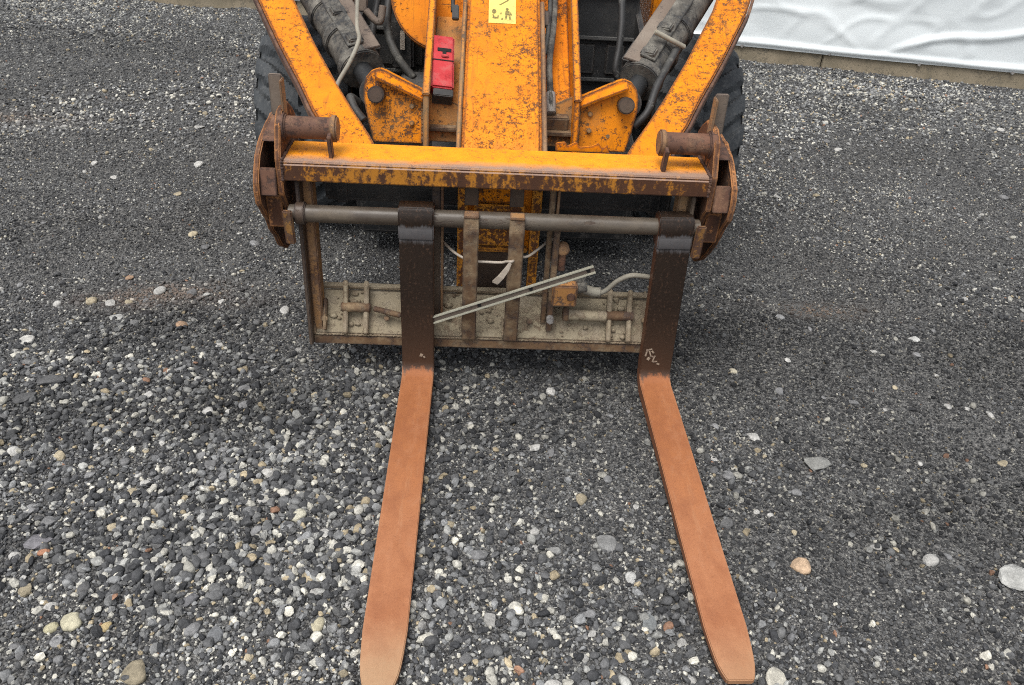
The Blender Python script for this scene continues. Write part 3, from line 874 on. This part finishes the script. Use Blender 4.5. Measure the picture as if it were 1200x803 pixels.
# strip of galvanised channel jammed in behind the left fork
def strip_pts(t, off):
    a, b_ = Vector((-0.200, 0.012, 0.262)), Vector((0.316, -0.034, 0.500))
    return a + (b_ - a) * t
a, b_ = strip_pts(0, 0), strip_pts(1, 0)
d = (b_ - a).normalized()
nrm = Vector((0, -1, 0.15)).normalized()
up = nrm.cross(d).normalized()
if up.z < 0:
    up = -up
ch = bmesh.new()
webb = bmesh.new()
for (u, v, wu, wv, dst) in ((0, 0, 0.017, 0.003, webb), (0.0105, 0.005, 0.005, 0.013, ch), (-0.0105, 0.005, 0.005, 0.013, ch)):
    secs = []
    for p in (a, b_):
        c = p + up * u + nrm * v
        secs.append([c - up * wu / 2 - nrm * wv / 2, c + up * wu / 2 - nrm * wv / 2, c + up * wu / 2 + nrm * wv / 2, c - up * wu / 2 + nrm * wv / 2])
    loft(secs, 0.0008, dst)
strip = thing("metal_channel", "thin galvanised metal channel lying askew across the fork carriage", "metal channel", tuple(a))
put("flange", ch, 'galv', strip)
put("web", webb, 'guard', strip)
for t in (0.965, 0.62, 0.30):
    p = strip_pts(t, 0) + nrm * 0.0018
    put("screw_hole", tube(p, p + nrm * 0.002, 0.0065, seg=12, b=0), 'void', strip)

# white band tied round the middle
tie = thing("white_strap", "dirty white plastic strap tied round the middle bars of the carriage", "strap", (0.0, 0.0, 0.46))
put("band", pipe([(-0.200, 0.150, 0.500), (-0.175, 0.125, 0.500), (-0.130, 0.050, 0.496), (-0.078, 0.026, 0.482), (-0.02, 0.024, 0.480), (0.020, 0.012, 0.486), (0.036, 0.004, 0.494), (0.048, -0.012, 0.503), (0.056, -0.010, 0.503), (0.070, 0.026, 0.500), (0.105, 0.028, 0.503), (0.140, 0.070, 0.508), (0.178, 0.130, 0.510), (0.20, 0.15, 0.51)], 0.0045, 8, 8), 'white_plastic', tie, smooth='all')
tl = loft([[Vector(p) + Vector((-0.011 * k, 0, 0.004)), Vector(p) + Vector((0.011 * k, 0, -0.004)), Vector(p) + Vector((0.011 * k, 0.004, -0.004)), Vector(p) + Vector((-0.011 * k, 0.004, 0.004))]
           for p, k in (((0.050, -0.022, 0.503), 0.3), ((0.038, -0.030, 0.482), 0.7), ((0.020, -0.034, 0.456), 0.9), ((0.006, -0.032, 0.438), 1.0), ((0.002, -0.030, 0.431), 0.8))], 0.001)
put("loose_end", tl, 'white_plastic', tie)

# ------------------------------------------------------------------ loader
LX = 0.012
ld = thing("loader", "chipped yellow compact loader standing behind the fork carriage", "loader", (LX, 1.45, 0.0))

# wheels
def tyre_bm(cx, cy, R, wid, sgn):
    N, K = 288, 30
    prof = []
    for k in range(K + 1):
        u = -1 + 2 * k / K
        prof.append(u)
    bm = bmesh.new()
    rings = []
    for i in range(N):
        th = 2 * math.pi * i / N
        ring = []
        for u in prof:
            x = u * wid / 2
            crown = R - 0.050 * abs(u) ** 4.0
            ph = th * 18 / (2 * math.pi) - 1.15 * abs(u) + (0.5 if u > 0 else 0.0)
            fr = ph - math.floor(ph)
            lug = 1.0 if (fr < 0.66) else 0.0
            e = min(abs(fr - 0.66), fr, 1 - fr) / 0.05
            if e < 1 and lug:
                lug = max(lug * e, 0.0)
            r = crown - 0.030 * (1 - lug)
            ring.append(bm.verts.new((cx + x, cy - r * math.cos(th), R + r * math.sin(th))))
        # sidewalls
        side = []
        for (xo, rr) in ((0.97, 0.86), (1.0, 0.76), (0.96, 0.62), (0.84, 0.54)):
            side.append(bm.verts.new((cx + xo * wid / 2, cy - R * rr * math.cos(th), R + R * rr * math.sin(th))))
        oth = []
        for (xo, rr) in ((0.84, 0.54), (0.96, 0.62), (1.0, 0.76), (0.97, 0.86)):
            oth.append(bm.verts.new((cx - xo * wid / 2, cy - R * rr * math.cos(th), R + R * rr * math.sin(th))))
        rings.append(oth + ring + side)
    m = len(rings[0])
    for i in range(N):
        A, B = rings[i], rings[(i + 1) % N]
        for k in range(m):
            bm.faces.new((A[k], B[k], B[(k + 1) % m], A[(k + 1) % m]))
    return bm
for s in (-1, 1):
    cx, cy, R = LX + 0.018 + s * 0.850, 1.47, 0.45
    tw = put("tyre", tyre_bm(cx, cy, R, 0.39, s), 'tyre', ld, smooth=True)
    rb = tube((cx - 0.13, cy, R), (cx + 0.13, cy, R), R * 0.55, seg=40)
    rim = put("rim", rb, 'yellow_dirty', tw, smooth=True)
    put("hub", tube((cx + s * 0.13, cy, R), (cx + s * 0.19, cy, R), 0.11, 0.09, seg=24), 'black', tw, smooth=True)

# lift arms: flat box arms, bent inwards to the carriage
def arm_secs(s):
    pts = [((0.400, 0.55), 0.245, 0.755), ((0.440, 0.580), 0.32, 0.790), ((0.500, 0.640), 0.42, 0.828), ((0.570, 0.700), 0.54, 0.880), ((0.680, 0.812), 0.75, 0.965), ((0.815, 0.952), 1.02, 1.095), ((0.90, 1.04), 1.25, 1.20), ((0.92, 1.06), 1.6, 1.32), ((0.92, 1.06), 2.5, 1.56)]
    secs = []
    n = len(pts)
    for i, ((xi, xo), y, z) in enumerate(pts):
        j, k = max(i - 1, 0), min(i + 1, n - 1)
        d = Vector((0, pts[k][1] - pts[j][1], pts[k][2] - pts[j][2])).normalized()
        nv = Vector((0, d.z, -d.y))                         # into the arm, away from the upper face
        t = 0.045
        a_, b2 = Vector((LX + s * xi, y, z)), Vector((LX + s * xo, y, z))
        secs.append([a_, b2, b2 + nv * t, a_ + nv * t])
    return secs
for s in (-1, 1):
    secs = arm_secs(s)
    arm = put("lift_arm", loft(secs, 0.006), 'yellow', ld)
    web = []
    for S in secs:
        a_, b2 = S[0].lerp(S[1], 0.12), S[0].lerp(S[1], 0.55)
        n_ = (S[2] - S[1]).normalized()
        web.append([a_ + n_ * 0.046, b2 + n_ * 0.046, b2 + n_ * 0.15, a_ + n_ * 0.15])
    put("arm_web", loft(web, 0.006), 'yellow_dirty', arm)
    # rusty outer lip along the arm
    lip = []
    for S in secs[0:7]:
        o_ = S[1]
        w = Vector((s * 0.008, 0.002, -0.006))
        dn = (S[2] - S[1]).normalized() * 0.042
        lip.append([o_ + Vector((s * 0.0015, 0, -0.006)), o_ + w + Vector((s * 0.006, 0, 0)), o_ + w + Vector((s * 0.006, 0, 0)) + dn, o_ + Vector((s * 0.0015, 0, -0.006)) + dn])
    put("arm_lip", loft(lip, 0.002), 'rust', arm)
    tow = put("arm_tower", plate_x([(2.2, 0.7), (2.25, 1.7), (2.6, 1.75), (2.8, 0.7)], LX + s * 0.80, LX + s * 0.90, 0.01), 'yellow', ld)

# centre boom with its column going down to the hitch
boom_front = [(0.205, 0.430), (0.205, 0.700), (0.225, 0.745), (0.300, 0.800), (0.90, 1.115), (1.9, 1.62)]
boom_back = [(1.98, 1.47), (1.0, 0.965), (0.42, 0.65), (0.36, 0.56), (0.34, 0.430)]
boom = put("boom", plate_x(boom_front + boom_back, LX - 0.134, LX + 0.134, 0.010), 'yellow', ld, smooth=True)
# edge flanges of the boom
for s in (-1, 1):
    fl = []
    for (y, z) in boom_front[2:5]:
        c = Vector((LX + s * 0.1425, y - 0.006, z + 0.004))
        fl.append([c + Vector((-0.0075, 0, 0)), c + Vector((0.0075, 0, 0)), c + Vector((0.0075, 0.03, -0.05)), c + Vector((-0.0075, 0.03, -0.05))])
    put("boom_flange", loft(fl, 0.003), 'flange' if s > 0 else 'yellow_dirty', boom)
    # lower cheek plates seen under the beam
    put("cheek_plate", plate_x([(0.165, 0.40), (0.165, 0.74), (0.30, 0.76), (0.34, 0.42)], LX + s * 0.112 - 0.012, LX + s * 0.112 + 0.012, 0.003) if False else
        plate_x([(0.165, 0.27), (0.165, 0.735), (0.204, 0.735), (0.204, 0.27)], LX + s * 0.122 - 0.016, LX + s * 0.122 + 0.016, 0.003), 'rust_yellow', ld)
put("hitch_face", box((LX, 0.196, 0.668), (0.150, 0.014, 0.105), (0, 0, 0), 0.003), 'yellow_chipped', ld)
put("hitch_rust_plate", box((LX, 0.192, 0.535), (0.168, 0.020, 0.150), (0, 0, 0), 0.003), 'rust_yellow', ld)
put("hitch_ledge", box((LX, 0.188, 0.450), (0.200, 0.040, 0.014), (0, 0, 0), 0.003), 'rust_yellow', ld)
put("hitch_hole_dark", box((LX, 0.215, 0.350), (0.16, 0.05, 0.175), (0, 0, 0), 0.002), 'dark_steel', ld)  # dark block put in for the shade of the open hole below the ledge
# quick hitch bar behind the carriage
put("hitch_bar", box((LX, 0.26, 0.63), (1.16, 0.07, 0.09), (0, 0, 0), 0.008), 'black', ld)
for s in (-1, 1):
    put("hitch_arm", plate_x([(0.22, 0.58), (0.22, 0.71), (0.34, 0.72), (0.42, 0.62), (0.34, 0.56)], LX + s * 0.50, LX + s * 0.545, 0.006), 'black', ld)

# long side plates of the boom trough, their front edges rubbed bright
for s in (-1, 1):
    front = [(0.46, 0.690), (0.50, 0.868), (0.90, 1.108), (1.35, 1.36)]
    back = [(1.42, 1.20), (0.90, 0.90), (0.66, 0.74), (0.60, 0.690)]
    sp = put("trough_plate", plate_x(front + back, LX + s * 0.263 - 0.010, LX + s * 0.263 + 0.010, 0.003), 'yellow_dirty' if s < 0 else 'yellow', ld)
    ed = []
    for (y, z) in front[1:]:
        c = Vector((LX + s * 0.263, y - 0.006, z + 0.006))
        ed.append([c + Vector((-0.013, 0, 0)), c + Vector((0.013, 0, 0)), c + Vector((0.013, 0.008, -0.014)), c + Vector((-0.013, 0.008, -0.014))])
    put("rubbed_edge", loft(ed, 0.003), 'yellow_chipped', sp)
    # trough floor
    put("trough_floor", loft([[Vector((LX + s * 0.135, y, z)), Vector((LX + s * 0.252, y, z)), Vector((LX + s * 0.252, y + 0.012, z - 0.02)), Vector((LX + s * 0.135, y + 0.012, z - 0.02))] for (y, z) in ((0.58, 0.80), (0.98, 1.02), (1.4, 1.26))], 0.002), 'yellow' if s > 0 else 'yellow_dirty', ld)
    # step plate at the foot of the trough
    poly = [(LX + s * 0.274, 0.690), (LX + s * 0.274, 0.868), (LX + s * 0.150, 0.815), (LX + s * 0.150, 0.690)]
    st = put("foot_plate", plate_y(poly, 0.555, 0.572, 0.25, 0.75, 0.003), 'yellow_dirty', ld)
    put("foot_ledge", box((LX + s * 0.212, 0.538, 0.742), (0.112, 0.034, 0.014), (0.1, 0, 0), 0.003), 'mud_rust', st)

# pin lugs for the cylinders
for s in (-1, 1):
    poly = [(0.452, 0.690), (0.470, 0.760), (0.484, 0.830), (0.484, 0.870), (0.476, 0.900), (0.456, 0.922), (0.428, 0.932), (0.405, 0.925), (0.276, 0.868), (0.276, 0.690)]
    poly = [(LX + s * x, z) for x, z in poly]
    lug = put("pin_lug", plate_y(poly, 0.535, 0.565, 0.25, 0.80, 0.004), 'yellow_chipped', ld)
    put("pin", tube((LX + s * 0.436, 0.500, 0.862), (LX + s * 0.436, 0.66, 0.822), 0.029, seg=24, b=0.004), 'dark_steel', lug, smooth=True)
    # bent flange along the top of the lug
    fl = []
    for (x, z, y) in ((0.440, 0.928, 0.572), (0.345, 0.892, 0.560), (0.274, 0.862, 0.552)):
        c = Vector((LX + s * x, y, z))
        fl.append([c, c + Vector((0, -0.045, -0.012)), c + Vector((0, -0.042, -0.024)), c + Vector((0, 0.0, -0.012))])
    put("lug_flange", loft(fl, 0.002), 'yellow', lug)

# dust-caked cylinders beside the arms
for s in (-1, 1):
    a_, b2 = Vector((LX + s * 0.452, 0.62, 0.835)), Vector((LX + s * 0.765, 1.16, 1.105))
    d = (b2 - a_).normalized()
    cy_ = put("lift_cylinder", tube(a_ + d * 0.13, b2 + d * 0.25, 0.072, seg=32), 'cyl', ld, smooth=True)
    put("cylinder_rod", tube(a_, a_ + d * 0.16, 0.036, seg=24), 'black', cy_, smooth=True)
    put("rod_eye", tube(a_ + Vector((0, -0.02, 0.005)), a_ + Vector((0, 0.06, -0.015)), 0.055, seg=24), 'black', cy_, smooth=True)
    for t in ((0.145, 0.082), (0.30, 0.081), (0.46, 0.080)):
        put("cylinder_band", tube(a_ + d * (t[0] - 0.02), a_ + d * (t[0] + 0.02), t[1], seg=32, b=0.004), 'cyl', cy_, smooth=True)
    # flat guard plate on the inner side
    q = Vector((-s * 0.030, -0.055, 0.060))
    wv = Vector((-s * 0.060, 0.02, 0.012))
    hv = Vector((0, 0.006, -0.008))
    pa, pb = a_ + d * 0.17 + q, a_ + d * 0.75 + q
    put("cylinder_guard", loft([[p, p + wv, p + wv + hv, p + hv] for p in (pa, pb)], 0.002), 'guard', cy_)
    for t in (0.22, 0.38):                                    # square clamp blocks
        c = a_ + d * t + Vector((-s * 0.015, -0.045, 0.055))
        put("clamp_block", box(c, (0.055, 0.050, 0.045), d.to_track_quat('Z', 'Y').to_euler(), 0.005), 'cyl', cy_)
    put("valve_box", box(a_ + d * 0.30 + Vector((-s * 0.085, 0.01, -0.01)), (0.050, 0.06, 0.13), d.to_track_quat('Z', 'Y').to_euler(), 0.006), 'black', cy_)
    q2 = Vector((s * 0.01, -0.070, 0.055))
    wv2 = Vector((-s * 0.055, 0.010, 0.018))
    pa, pb = a_ + d * 0.20 + q2, a_ + d * 0.60 + q2
    put("top_cover", loft([[p, p + wv2, p + wv2 + hv, p + hv] for p in (pa, pb)], 0.002), 'cyl', cy_)
# pale pipe on one cylinder, strap on the other
put("grease_pipe", pipe([(-0.520, 0.86, 1.13), (-0.505, 0.70, 1.045), (-0.495, 0.66, 1.005), (-0.520, 0.60, 0.945), (-0.560, 0.56, 0.880), (-0.567, 0.545, 0.845)], 0.0075), 'hose', ld, smooth='all')
put("black_hose", pipe([(-0.50, 0.60, 0.80), (-0.52, 0.56, 0.83), (-0.50, 0.52, 0.80), (-0.47, 0.50, 0.77)], 0.016), 'rubber_hose', ld, smooth='all')
put("black_hose", pipe([(0.49, 0.56, 0.77), (0.54, 0.58, 0.82), (0.58, 0.66, 0.90), (0.66, 0.80, 0.99)], 0.015), 'rubber_hose', ld, smooth='all')
put("band_bar", tube((0.565, 0.78, 1.055), (0.69, 0.80, 1.000), 0.009, seg=12), 'hose', ld, smooth=True)
put("black_hose", pipe([(0.470, 1.20, 1.25), (0.485, 1.08, 1.05), (0.480, 1.02, 0.94), (0.470, 0.98, 0.86), (0.500, 0.98, 0.80)], 0.014), 'rubber_hose', ld, smooth='all')

# hoses in the right trough
put("trough_hose", pipe([(0.205, 1.10, 1.20), (0.205, 0.95, 1.10), (0.196, 0.82, 1.02), (0.182, 0.70, 0.94), (0.186, 0.60, 0.865), (0.19, 0.56, 0.82)], 0.012), 'cyl', ld, smooth='all')
put("trough_hose", pipe([(0.182, 1.10, 1.21), (0.188, 0.95, 1.11), (0.180, 0.84, 1.04), (0.165, 0.74, 0.965)], 0.009), 'rubber_hose', ld, smooth='all')
put("hose_fitting", tube((0.186, 0.61, 0.865), (0.19, 0.555, 0.805), 0.019, seg=12), 'steel_bright', ld, smooth=True)
put("trough_block", box((0.205, 0.56, 0.775), (0.10, 0.04, 0.05), (0.2, 0, 0), 0.005), 'mud_rust', ld)
put("trough_slot", box((0.172, 0.86, 1.062), (0.020, 0.03, 0.055), (-0.5, 0, 0), 0.003), 'dark_steel', ld)
put("pipe_clip", box((-0.165, 0.86, 1.07), (0.025, 0.03, 0.05), (-0.5, 0, 0), 0.003), 'rubber_hose', ld)
put("pipe", pipe([(-0.175, 1.10, 1.22), (-0.178, 0.96, 1.12), (-0.176, 0.88, 1.07)], 0.008), 'rubber_hose', ld, smooth='all')
put("torn_flange", plate_y([(0.185, 0.792), (0.185, 0.818), (0.215, 0.822), (0.222, 0.808), (0.250, 0.824), (0.262, 0.806), (0.300, 0.812), (0.322, 0.822), (0.336, 0.804), (0.352, 0.818), (0.360, 0.792)], 0.212, 0.224, 0.0, 0.8, 0.002), 'yellow', ld)

# red box in the left trough
rb_rot = (-0.62, 0.0, 0)
red = put("red_box", box((-0.204, 0.665, 0.925), (0.080, 0.060, 0.230), (-0.95, 0.10, 0.10), 0.006), 'red', ld)
rbm = Matrix.Translation((-0.204, 0.665, 0.925)) @ Euler((-0.95, 0.10, 0.10)).to_matrix().to_4x4()
def on_red(name, c, s, mt, b=0.002, rot=(0, 0, 0)):
    t = box((0, 0, 0), s, rot, b)
    bmesh.ops.transform(t, matrix=rbm @ Matrix.Translation(c), verts=t.verts)
    put(name, t, mt, red)
on_red("box_seam", (0, -0.0305, 0.002), (0.076, 0.003, 0.005), 'void', 0.0005)
on_red("handle_recess", (0.004, -0.0305, 0.048), (0.050, 0.003, 0.016), 'void', 0.001)
on_red("handle_recess", (0.004, -0.0308, 0.030), (0.014, 0.003, 0.030), 'void', 0.001)
on_red("latch", (0.006, -0.034, 0.020), (0.026, 0.006, 0.012), 'red', 0.002)
on_red("box_base", (0.004, 0.0, -0.132), (0.070, 0.052, 0.030), 'black', 0.003)

for s in (-1, 1):
    for (x, y, z) in ((0.315, 0.516, 0.760), (0.315, 0.530, 0.815), (0.385, 0.524, 0.740)):
        put("lug_bolt", tube((LX + s * x, y + 0.012, z), (LX + s * x, y - 0.004, z + 0.004), 0.010, seg=6, b=0.002), 'yellow_dirty', ld)
    weld((LX + s * 0.277, 0.512, 0.70), (LX + s * 0.277, 0.548, 0.86), 0.006, ld, 'yellow_dirty')
    weld((LX + s * 0.138, 0.30, 0.797), (LX + s * 0.138, 0.62, 0.965), 0.004, ld, 'yellow_dirty')
# round yellow cover left of the trough
cv = tube((-0.215, 1.02, 1.10), (-0.215, 1.10, 1.07), 0.205, seg=64, b=0.006)
put("round_cover", cv, 'yellow', ld, smooth=True)

# hazard sticker on the boom
slope = (1.115 - 0.800) / (0.90 - 0.300)
sdv = Vector((0, 0.60, 0.315)).normalized()
snv = Vector((0, -0.315, 0.60)).normalized()
def on_boom(x, t, lift):
    return Vector((x, 0.30, 0.80)) + sdv * t + snv * lift
def boom_quad(x0, x1, t0, t1, l0, l1):
    return [[on_boom(x0, t, l0), on_boom(x1, t, l0), on_boom(x1, t, l1), on_boom(x0, t, l1)] for t in (t0, t1)]
st_ = put("hazard_sticker", loft(boom_quad(-0.043, 0.056, 0.548, 0.690, 0.001, 0.0022), 0.0), 'sticker', boom)
def glyph(poly, dx=0.0, dt=0.0):
    bm = bmesh.new()
    lo = [bm.verts.new(on_boom(0.0065 + dx + p[0], 0.588 + dt + p[1], 0.0024)) for p in poly]
    hi = [bm.verts.new(on_boom(0.0065 + dx + p[0], 0.588 + dt + p[1], 0.0030)) for p in poly]
    bm.faces.new(hi)
    bm.faces.new(list(reversed(lo)))
    for i in range(len(poly)):
        j = (i + 1) % len(poly)
        bm.faces.new((lo[i], lo[j], hi[j], hi[i]))
    return bm
def ell(cx, cy, a, b2, n=12):
    return [(cx + a * math.cos(2 * math.pi * k / n), cy + b2 * math.sin(2 * math.pi * k / n)) for k in range(n)]
pg = glyph(ell(-0.030, 0.022, 0.008, 0.013))
for p in (ell(-0.026, -0.012, 0.010, 0.005), [(-0.034, -0.010), (-0.028, -0.010), (-0.030, 0.004), (-0.036, 0.006)], [(-0.018, -0.016), (-0.014, -0.016), (-0.013, 0.002), (-0.017, 0.002)],
          [(-0.010, 0.008), (-0.002, 0.008), (-0.004, 0.020)], [(-0.004, -0.022), (0.002, -0.022), (0.004, -0.012), (-0.002, -0.012)],
          ell(0.018, 0.036, 0.006, 0.007), [(0.010, 0.008), (0.026, 0.004), (0.027, 0.026), (0.012, 0.028)], [(0.010, -0.018), (0.016, -0.018), (0.019, 0.006), (0.012, 0.008)], [(0.026, -0.018), (0.032, -0.018), (0.029, 0.010), (0.022, 0.006)], [(0.028, 0.010), (0.034, 0.002), (0.036, 0.006), (0.030, 0.022)],
          [(-0.012, 0.060), (0.020, 0.088), (0.024, 0.084), (-0.008, 0.056)]):
    merge(pg, glyph(p))
put("pictogram", pg, 'ink', st_)

# dark front of the chassis: grille boxes, steps, axle, belly
put("chassis", plate_x([(0.75, 0.34), (0.95, 0.62), (1.30, 0.80), (3.6, 0.85), (3.6, 0.34)], LX - 0.27, LX + 0.27, 0.02), 'black', ld)
put("axle", tube((LX - 0.62, 1.47, 0.45), (LX + 0.62, 1.47, 0.45), 0.12, 0.12, seg=24), 'black', ld, smooth=True)
put("axle_beam", plate_x([(0.98, 0.10), (0.95, 0.30), (1.02, 0.52), (1.30, 0.56), (1.36, 0.12)], LX - 0.60, LX + 0.60, 0.02), 'black', ld)
put("axle_housing", tube((LX - 0.20, 1.47, 0.45), (LX + 0.20, 1.47, 0.45), 0.21, 0.21, seg=28, b=0.05), 'black', ld, smooth=True)
for s in (-1, 1):
    put("inner_guard", plate_x([(1.20, 0.55), (1.15, 0.95), (1.9, 1.2), (2.1, 0.55)], LX + s * 0.585 - 0.012, LX + s * 0.585 + 0.012, 0.004), 'black', ld)
    gp = put("grille_panel", box((LX + s * 0.43, 1.33, 0.86), (0.31, 0.03, 0.62), (-0.10, 0, 0), 0.006), 'black', ld)
    for z in (0.735, 0.905, 1.08):
        put("grille_rail", box((LX + s * 0.43, 1.305 + (z - 0.86) * 0.10, z), (0.300, 0.026, 0.014), (0, 0, 0), 0.004), 'black_edge', gp)
    for k in range(2):
        put("grille_pad", box((LX + s * (0.37 + 0.13 * k), 1.306, 0.82), (0.085, 0.014, 0.13), (-0.1, 0, 0), 0.010), 'black', gp)
put("engine_cover", plate_x([(1.36, 0.82), (1.34, 1.25), (1.50, 1.62), (3.6, 1.75), (3.6, 0.82)], LX - 0.56, LX + 0.56, 0.04), 'black', ld)
put("cab_shell", plate_x([(2.0, 1.66), (2.1, 2.55), (3.4, 2.6), (3.6, 1.76)], LX - 0.62, LX + 0.62, 0.05), 'black', ld)
put("white_tag", box((-0.395, 1.195, 0.885), (0.020, 0.004, 0.075), (-0.3, 0, 0), 0.001), 'white_plastic', ld)
put("mount_block", box((-0.395, 1.24, 0.86), (0.09, 0.08, 0.20), (-0.15, 0, 0), 0.012), 'black', ld)
put("clamp", pipe([(-0.515, 1.02, 1.03), (-0.48, 1.0, 1.0), (-0.46, 1.0, 1.0), (-0.45, 1.02, 1.05)], 0.014), 'guard', ld, smooth='all')
put("bracket_post", box((-0.535, 1.10, 1.12), (0.05, 0.03, 0.22), (-0.2, 0.1, 0), 0.004), 'guard', ld)
put("motor", tube((-0.38, 0.98, 0.74), (-0.28, 0.98, 0.74), 0.075, seg=24, b=0.01), 'black', ld, smooth=True)
put("motor_cap", tube((-0.30, 0.90, 0.78), (-0.30, 0.96, 0.76), 0.022, seg=14, b=0.003), 'black_edge', ld, smooth=True)
put("black_hose", pipe([(-0.42, 1.15, 1.15), (-0.44, 1.05, 0.98), (-0.40, 0.98, 0.88), (-0.33, 0.95, 0.80)], 0.016), 'rubber_hose', ld, smooth='all')
put("black_hose", pipe([(-0.47, 1.18, 1.12), (-0.50, 1.05, 0.92), (-0.45, 0.95, 0.82), (-0.38, 0.92, 0.74)], 0.014), 'rubber_hose', ld, smooth='all')

# ------------------------------------------------------------------ the larger stones lying on the gravel, each its own piece
SM = [stone_mesh("stone", 200 + i, 2, i < 5, 6 if i < 5 else 2, M['stone']) for i in range(9)]
hand = [  # x, y, size, flatness, yaw, colour, mesh
    (1.057, -0.361, 0.098, 0.55, 0.2, (0.22, 0.22, 0.205), 0), (1.457, -0.823, 0.105, 0.9, 0.7, (0.36, 0.36, 0.34), 1),
    (0.867, -0.792, 0.066, 0.8, -0.3, (0.46, 0.33, 0.22), 6), (-1.174, -0.799, 0.034, 0.9, 0.4, (0.40, 0.20, 0.12), 7),
    (-1.204, -0.765, 0.080, 0.6, 0.1, (0.17, 0.165, 0.175), 2), (-0.538, -0.650, 0.052, 0.8, 0.5, (0.50, 0.48, 0.38), 8),
    (-1.000, -1.024, 0.058, 0.9, 0.2, (0.46, 0.43, 0.31), 5), (-0.805, -1.160, 0.072, 0.8, 0.1, (0.25, 0.215, 0.15), 6),
    (-0.921, -1.034, 0.034, 0.9, 1.2, (0.46, 0.36, 0.19), 7), (-1.045, -1.041, 0.036, 1, 0.3, (0.44, 0.41, 0.27), 8),
    (0.329, -0.726, 0.072, 0.75, -0.2, (0.20, 0.20, 0.195), 3), (-1.490, -0.049, 0.10, 0.5, 0.2, (0.10, 0.10, 0.10), 0),
    (-1.53, -0.15, 0.09, 0.5, 0.6, (0.085, 0.085, 0.085), 2), (-1.702, 0.222, 0.062, 0.7, 0.4, (0.42, 0.41, 0.38), 1), (-1.443, 0.389, 0.060, 0.6, 0.1, (0.36, 0.36, 0.34), 3),
    (0.257, -0.966, 0.044, 0.8, 0.5, (0.21, 0.21, 0.21), 4), (0.407, -0.990, 0.056, 0.8, 1.4, (0.19, 0.20, 0.20), 2),
    (0.690, -1.138, 0.060, 0.9, 1.0, (0.42, 0.40, 0.34), 1), (1.740, 0.442, 0.050, 0.8, 0.2, (0.42, 0.42, 0.40), 3),
    (0.914, 0.151, 0.036, 0.8, 0.4, (0.46, 0.42, 0.32), 6), (0.383, -0.848, 0.042, 0.8, 0.9, (0.42, 0.42, 0.40), 8),
    (0.183, -0.754, 0.046, 0.8, 0.3, (0.24, 0.24, 0.23), 4), (-0.66, -1.05, 0.055, 0.7, 1.7, (0.16, 0.165, 0.17), 2),
    (-0.75, -0.95, 0.05, 0.8, 0.7, (0.14, 0.14, 0.145), 0), (-0.42, -1.01, 0.048, 0.9, 1.5, (0.45, 0.41, 0.29), 7)]
taken = [(h[0], h[1], h[2]) for h in hand]
tries = 0
def inview(x, y):
    v = Vector((x, y, 0)) - Vector(CAMP)
    q = (v.dot(Vector(right)), v.dot(Vector(down)), v.dot(Vector(fwd)))
    return q[2] > 0 and abs(q[0] / q[2]) * 950 < 615 and abs(q[1] / q[2]) * 950 < 415
while len(taken) < 300 and tries < 60000:
    tries += 1
    x, y = random.uniform(-3.2, 3.6), random.uniform(-1.35, 3.2)
    if not inview(x, y):
        continue
    near = 1.0 if y < -0.3 else (0.45 if y < 0.6 else 0.10)
    bias = 1.0 if x < -0.3 else (0.50 if x < 0.55 else 0.30)
    if random.random() > near * bias:
        continue
    s = (0.022 + 0.030 * random.random() ** 2.2) * (1.0 if y < 0.4 else 1.25)
    if any(abs(x - cx) < w / 2 + s * 0.6 and -1.25 < y < 0.1 for cx, w in TINES):
        continue
    if abs(x) < 0.65 and 0.0 < y < 2.2 or (0.55 < abs(x - LX) < 1.02 and 1.2 < y < 1.8):
        continue
    if any((x - a) ** 2 + (y - b2) ** 2 < ((s + c) * 0.55) ** 2 for a, b2, c in taken):
        continue
    taken.append((x, y, s))
    u = random.random()
    if u < 0.38:
        c = random.uniform(0.30, 0.48)
        col = (c, c * 0.98, c * 0.92)
    elif u < 0.52:
        c = random.uniform(0.26, 0.44)
        col = (c, c * 0.86, c * 0.60)
    elif u < 0.535:
        col = (0.30, 0.20, 0.13)
    else:
        c = random.uniform(0.09, 0.24)
        col = (c, c, c * 1.0)
    hand.append((x, y, s, random.uniform(0.7, 1.1), random.uniform(0, 6.28), col, random.randrange(9)))
hx, hy = np.array([h[0] for h in hand]), np.array([h[1] for h in hand])
hz = gh(hx, hy)
for i, (x, y, s, fl, yaw, c, mi) in enumerate(hand):
    o = bpy.data.objects.new("stone", SM[mi])
    o.location = (x, y, float(hz[i]) + 0.12 * s * fl)
    o.scale = (s, s, s * fl)
    o.rotation_euler = (random.gauss(0, 0.12), random.gauss(0, 0.12), yaw)
    o.color = (*c, 1.0)
    COL.objects.link(o)
    o.parent = ground
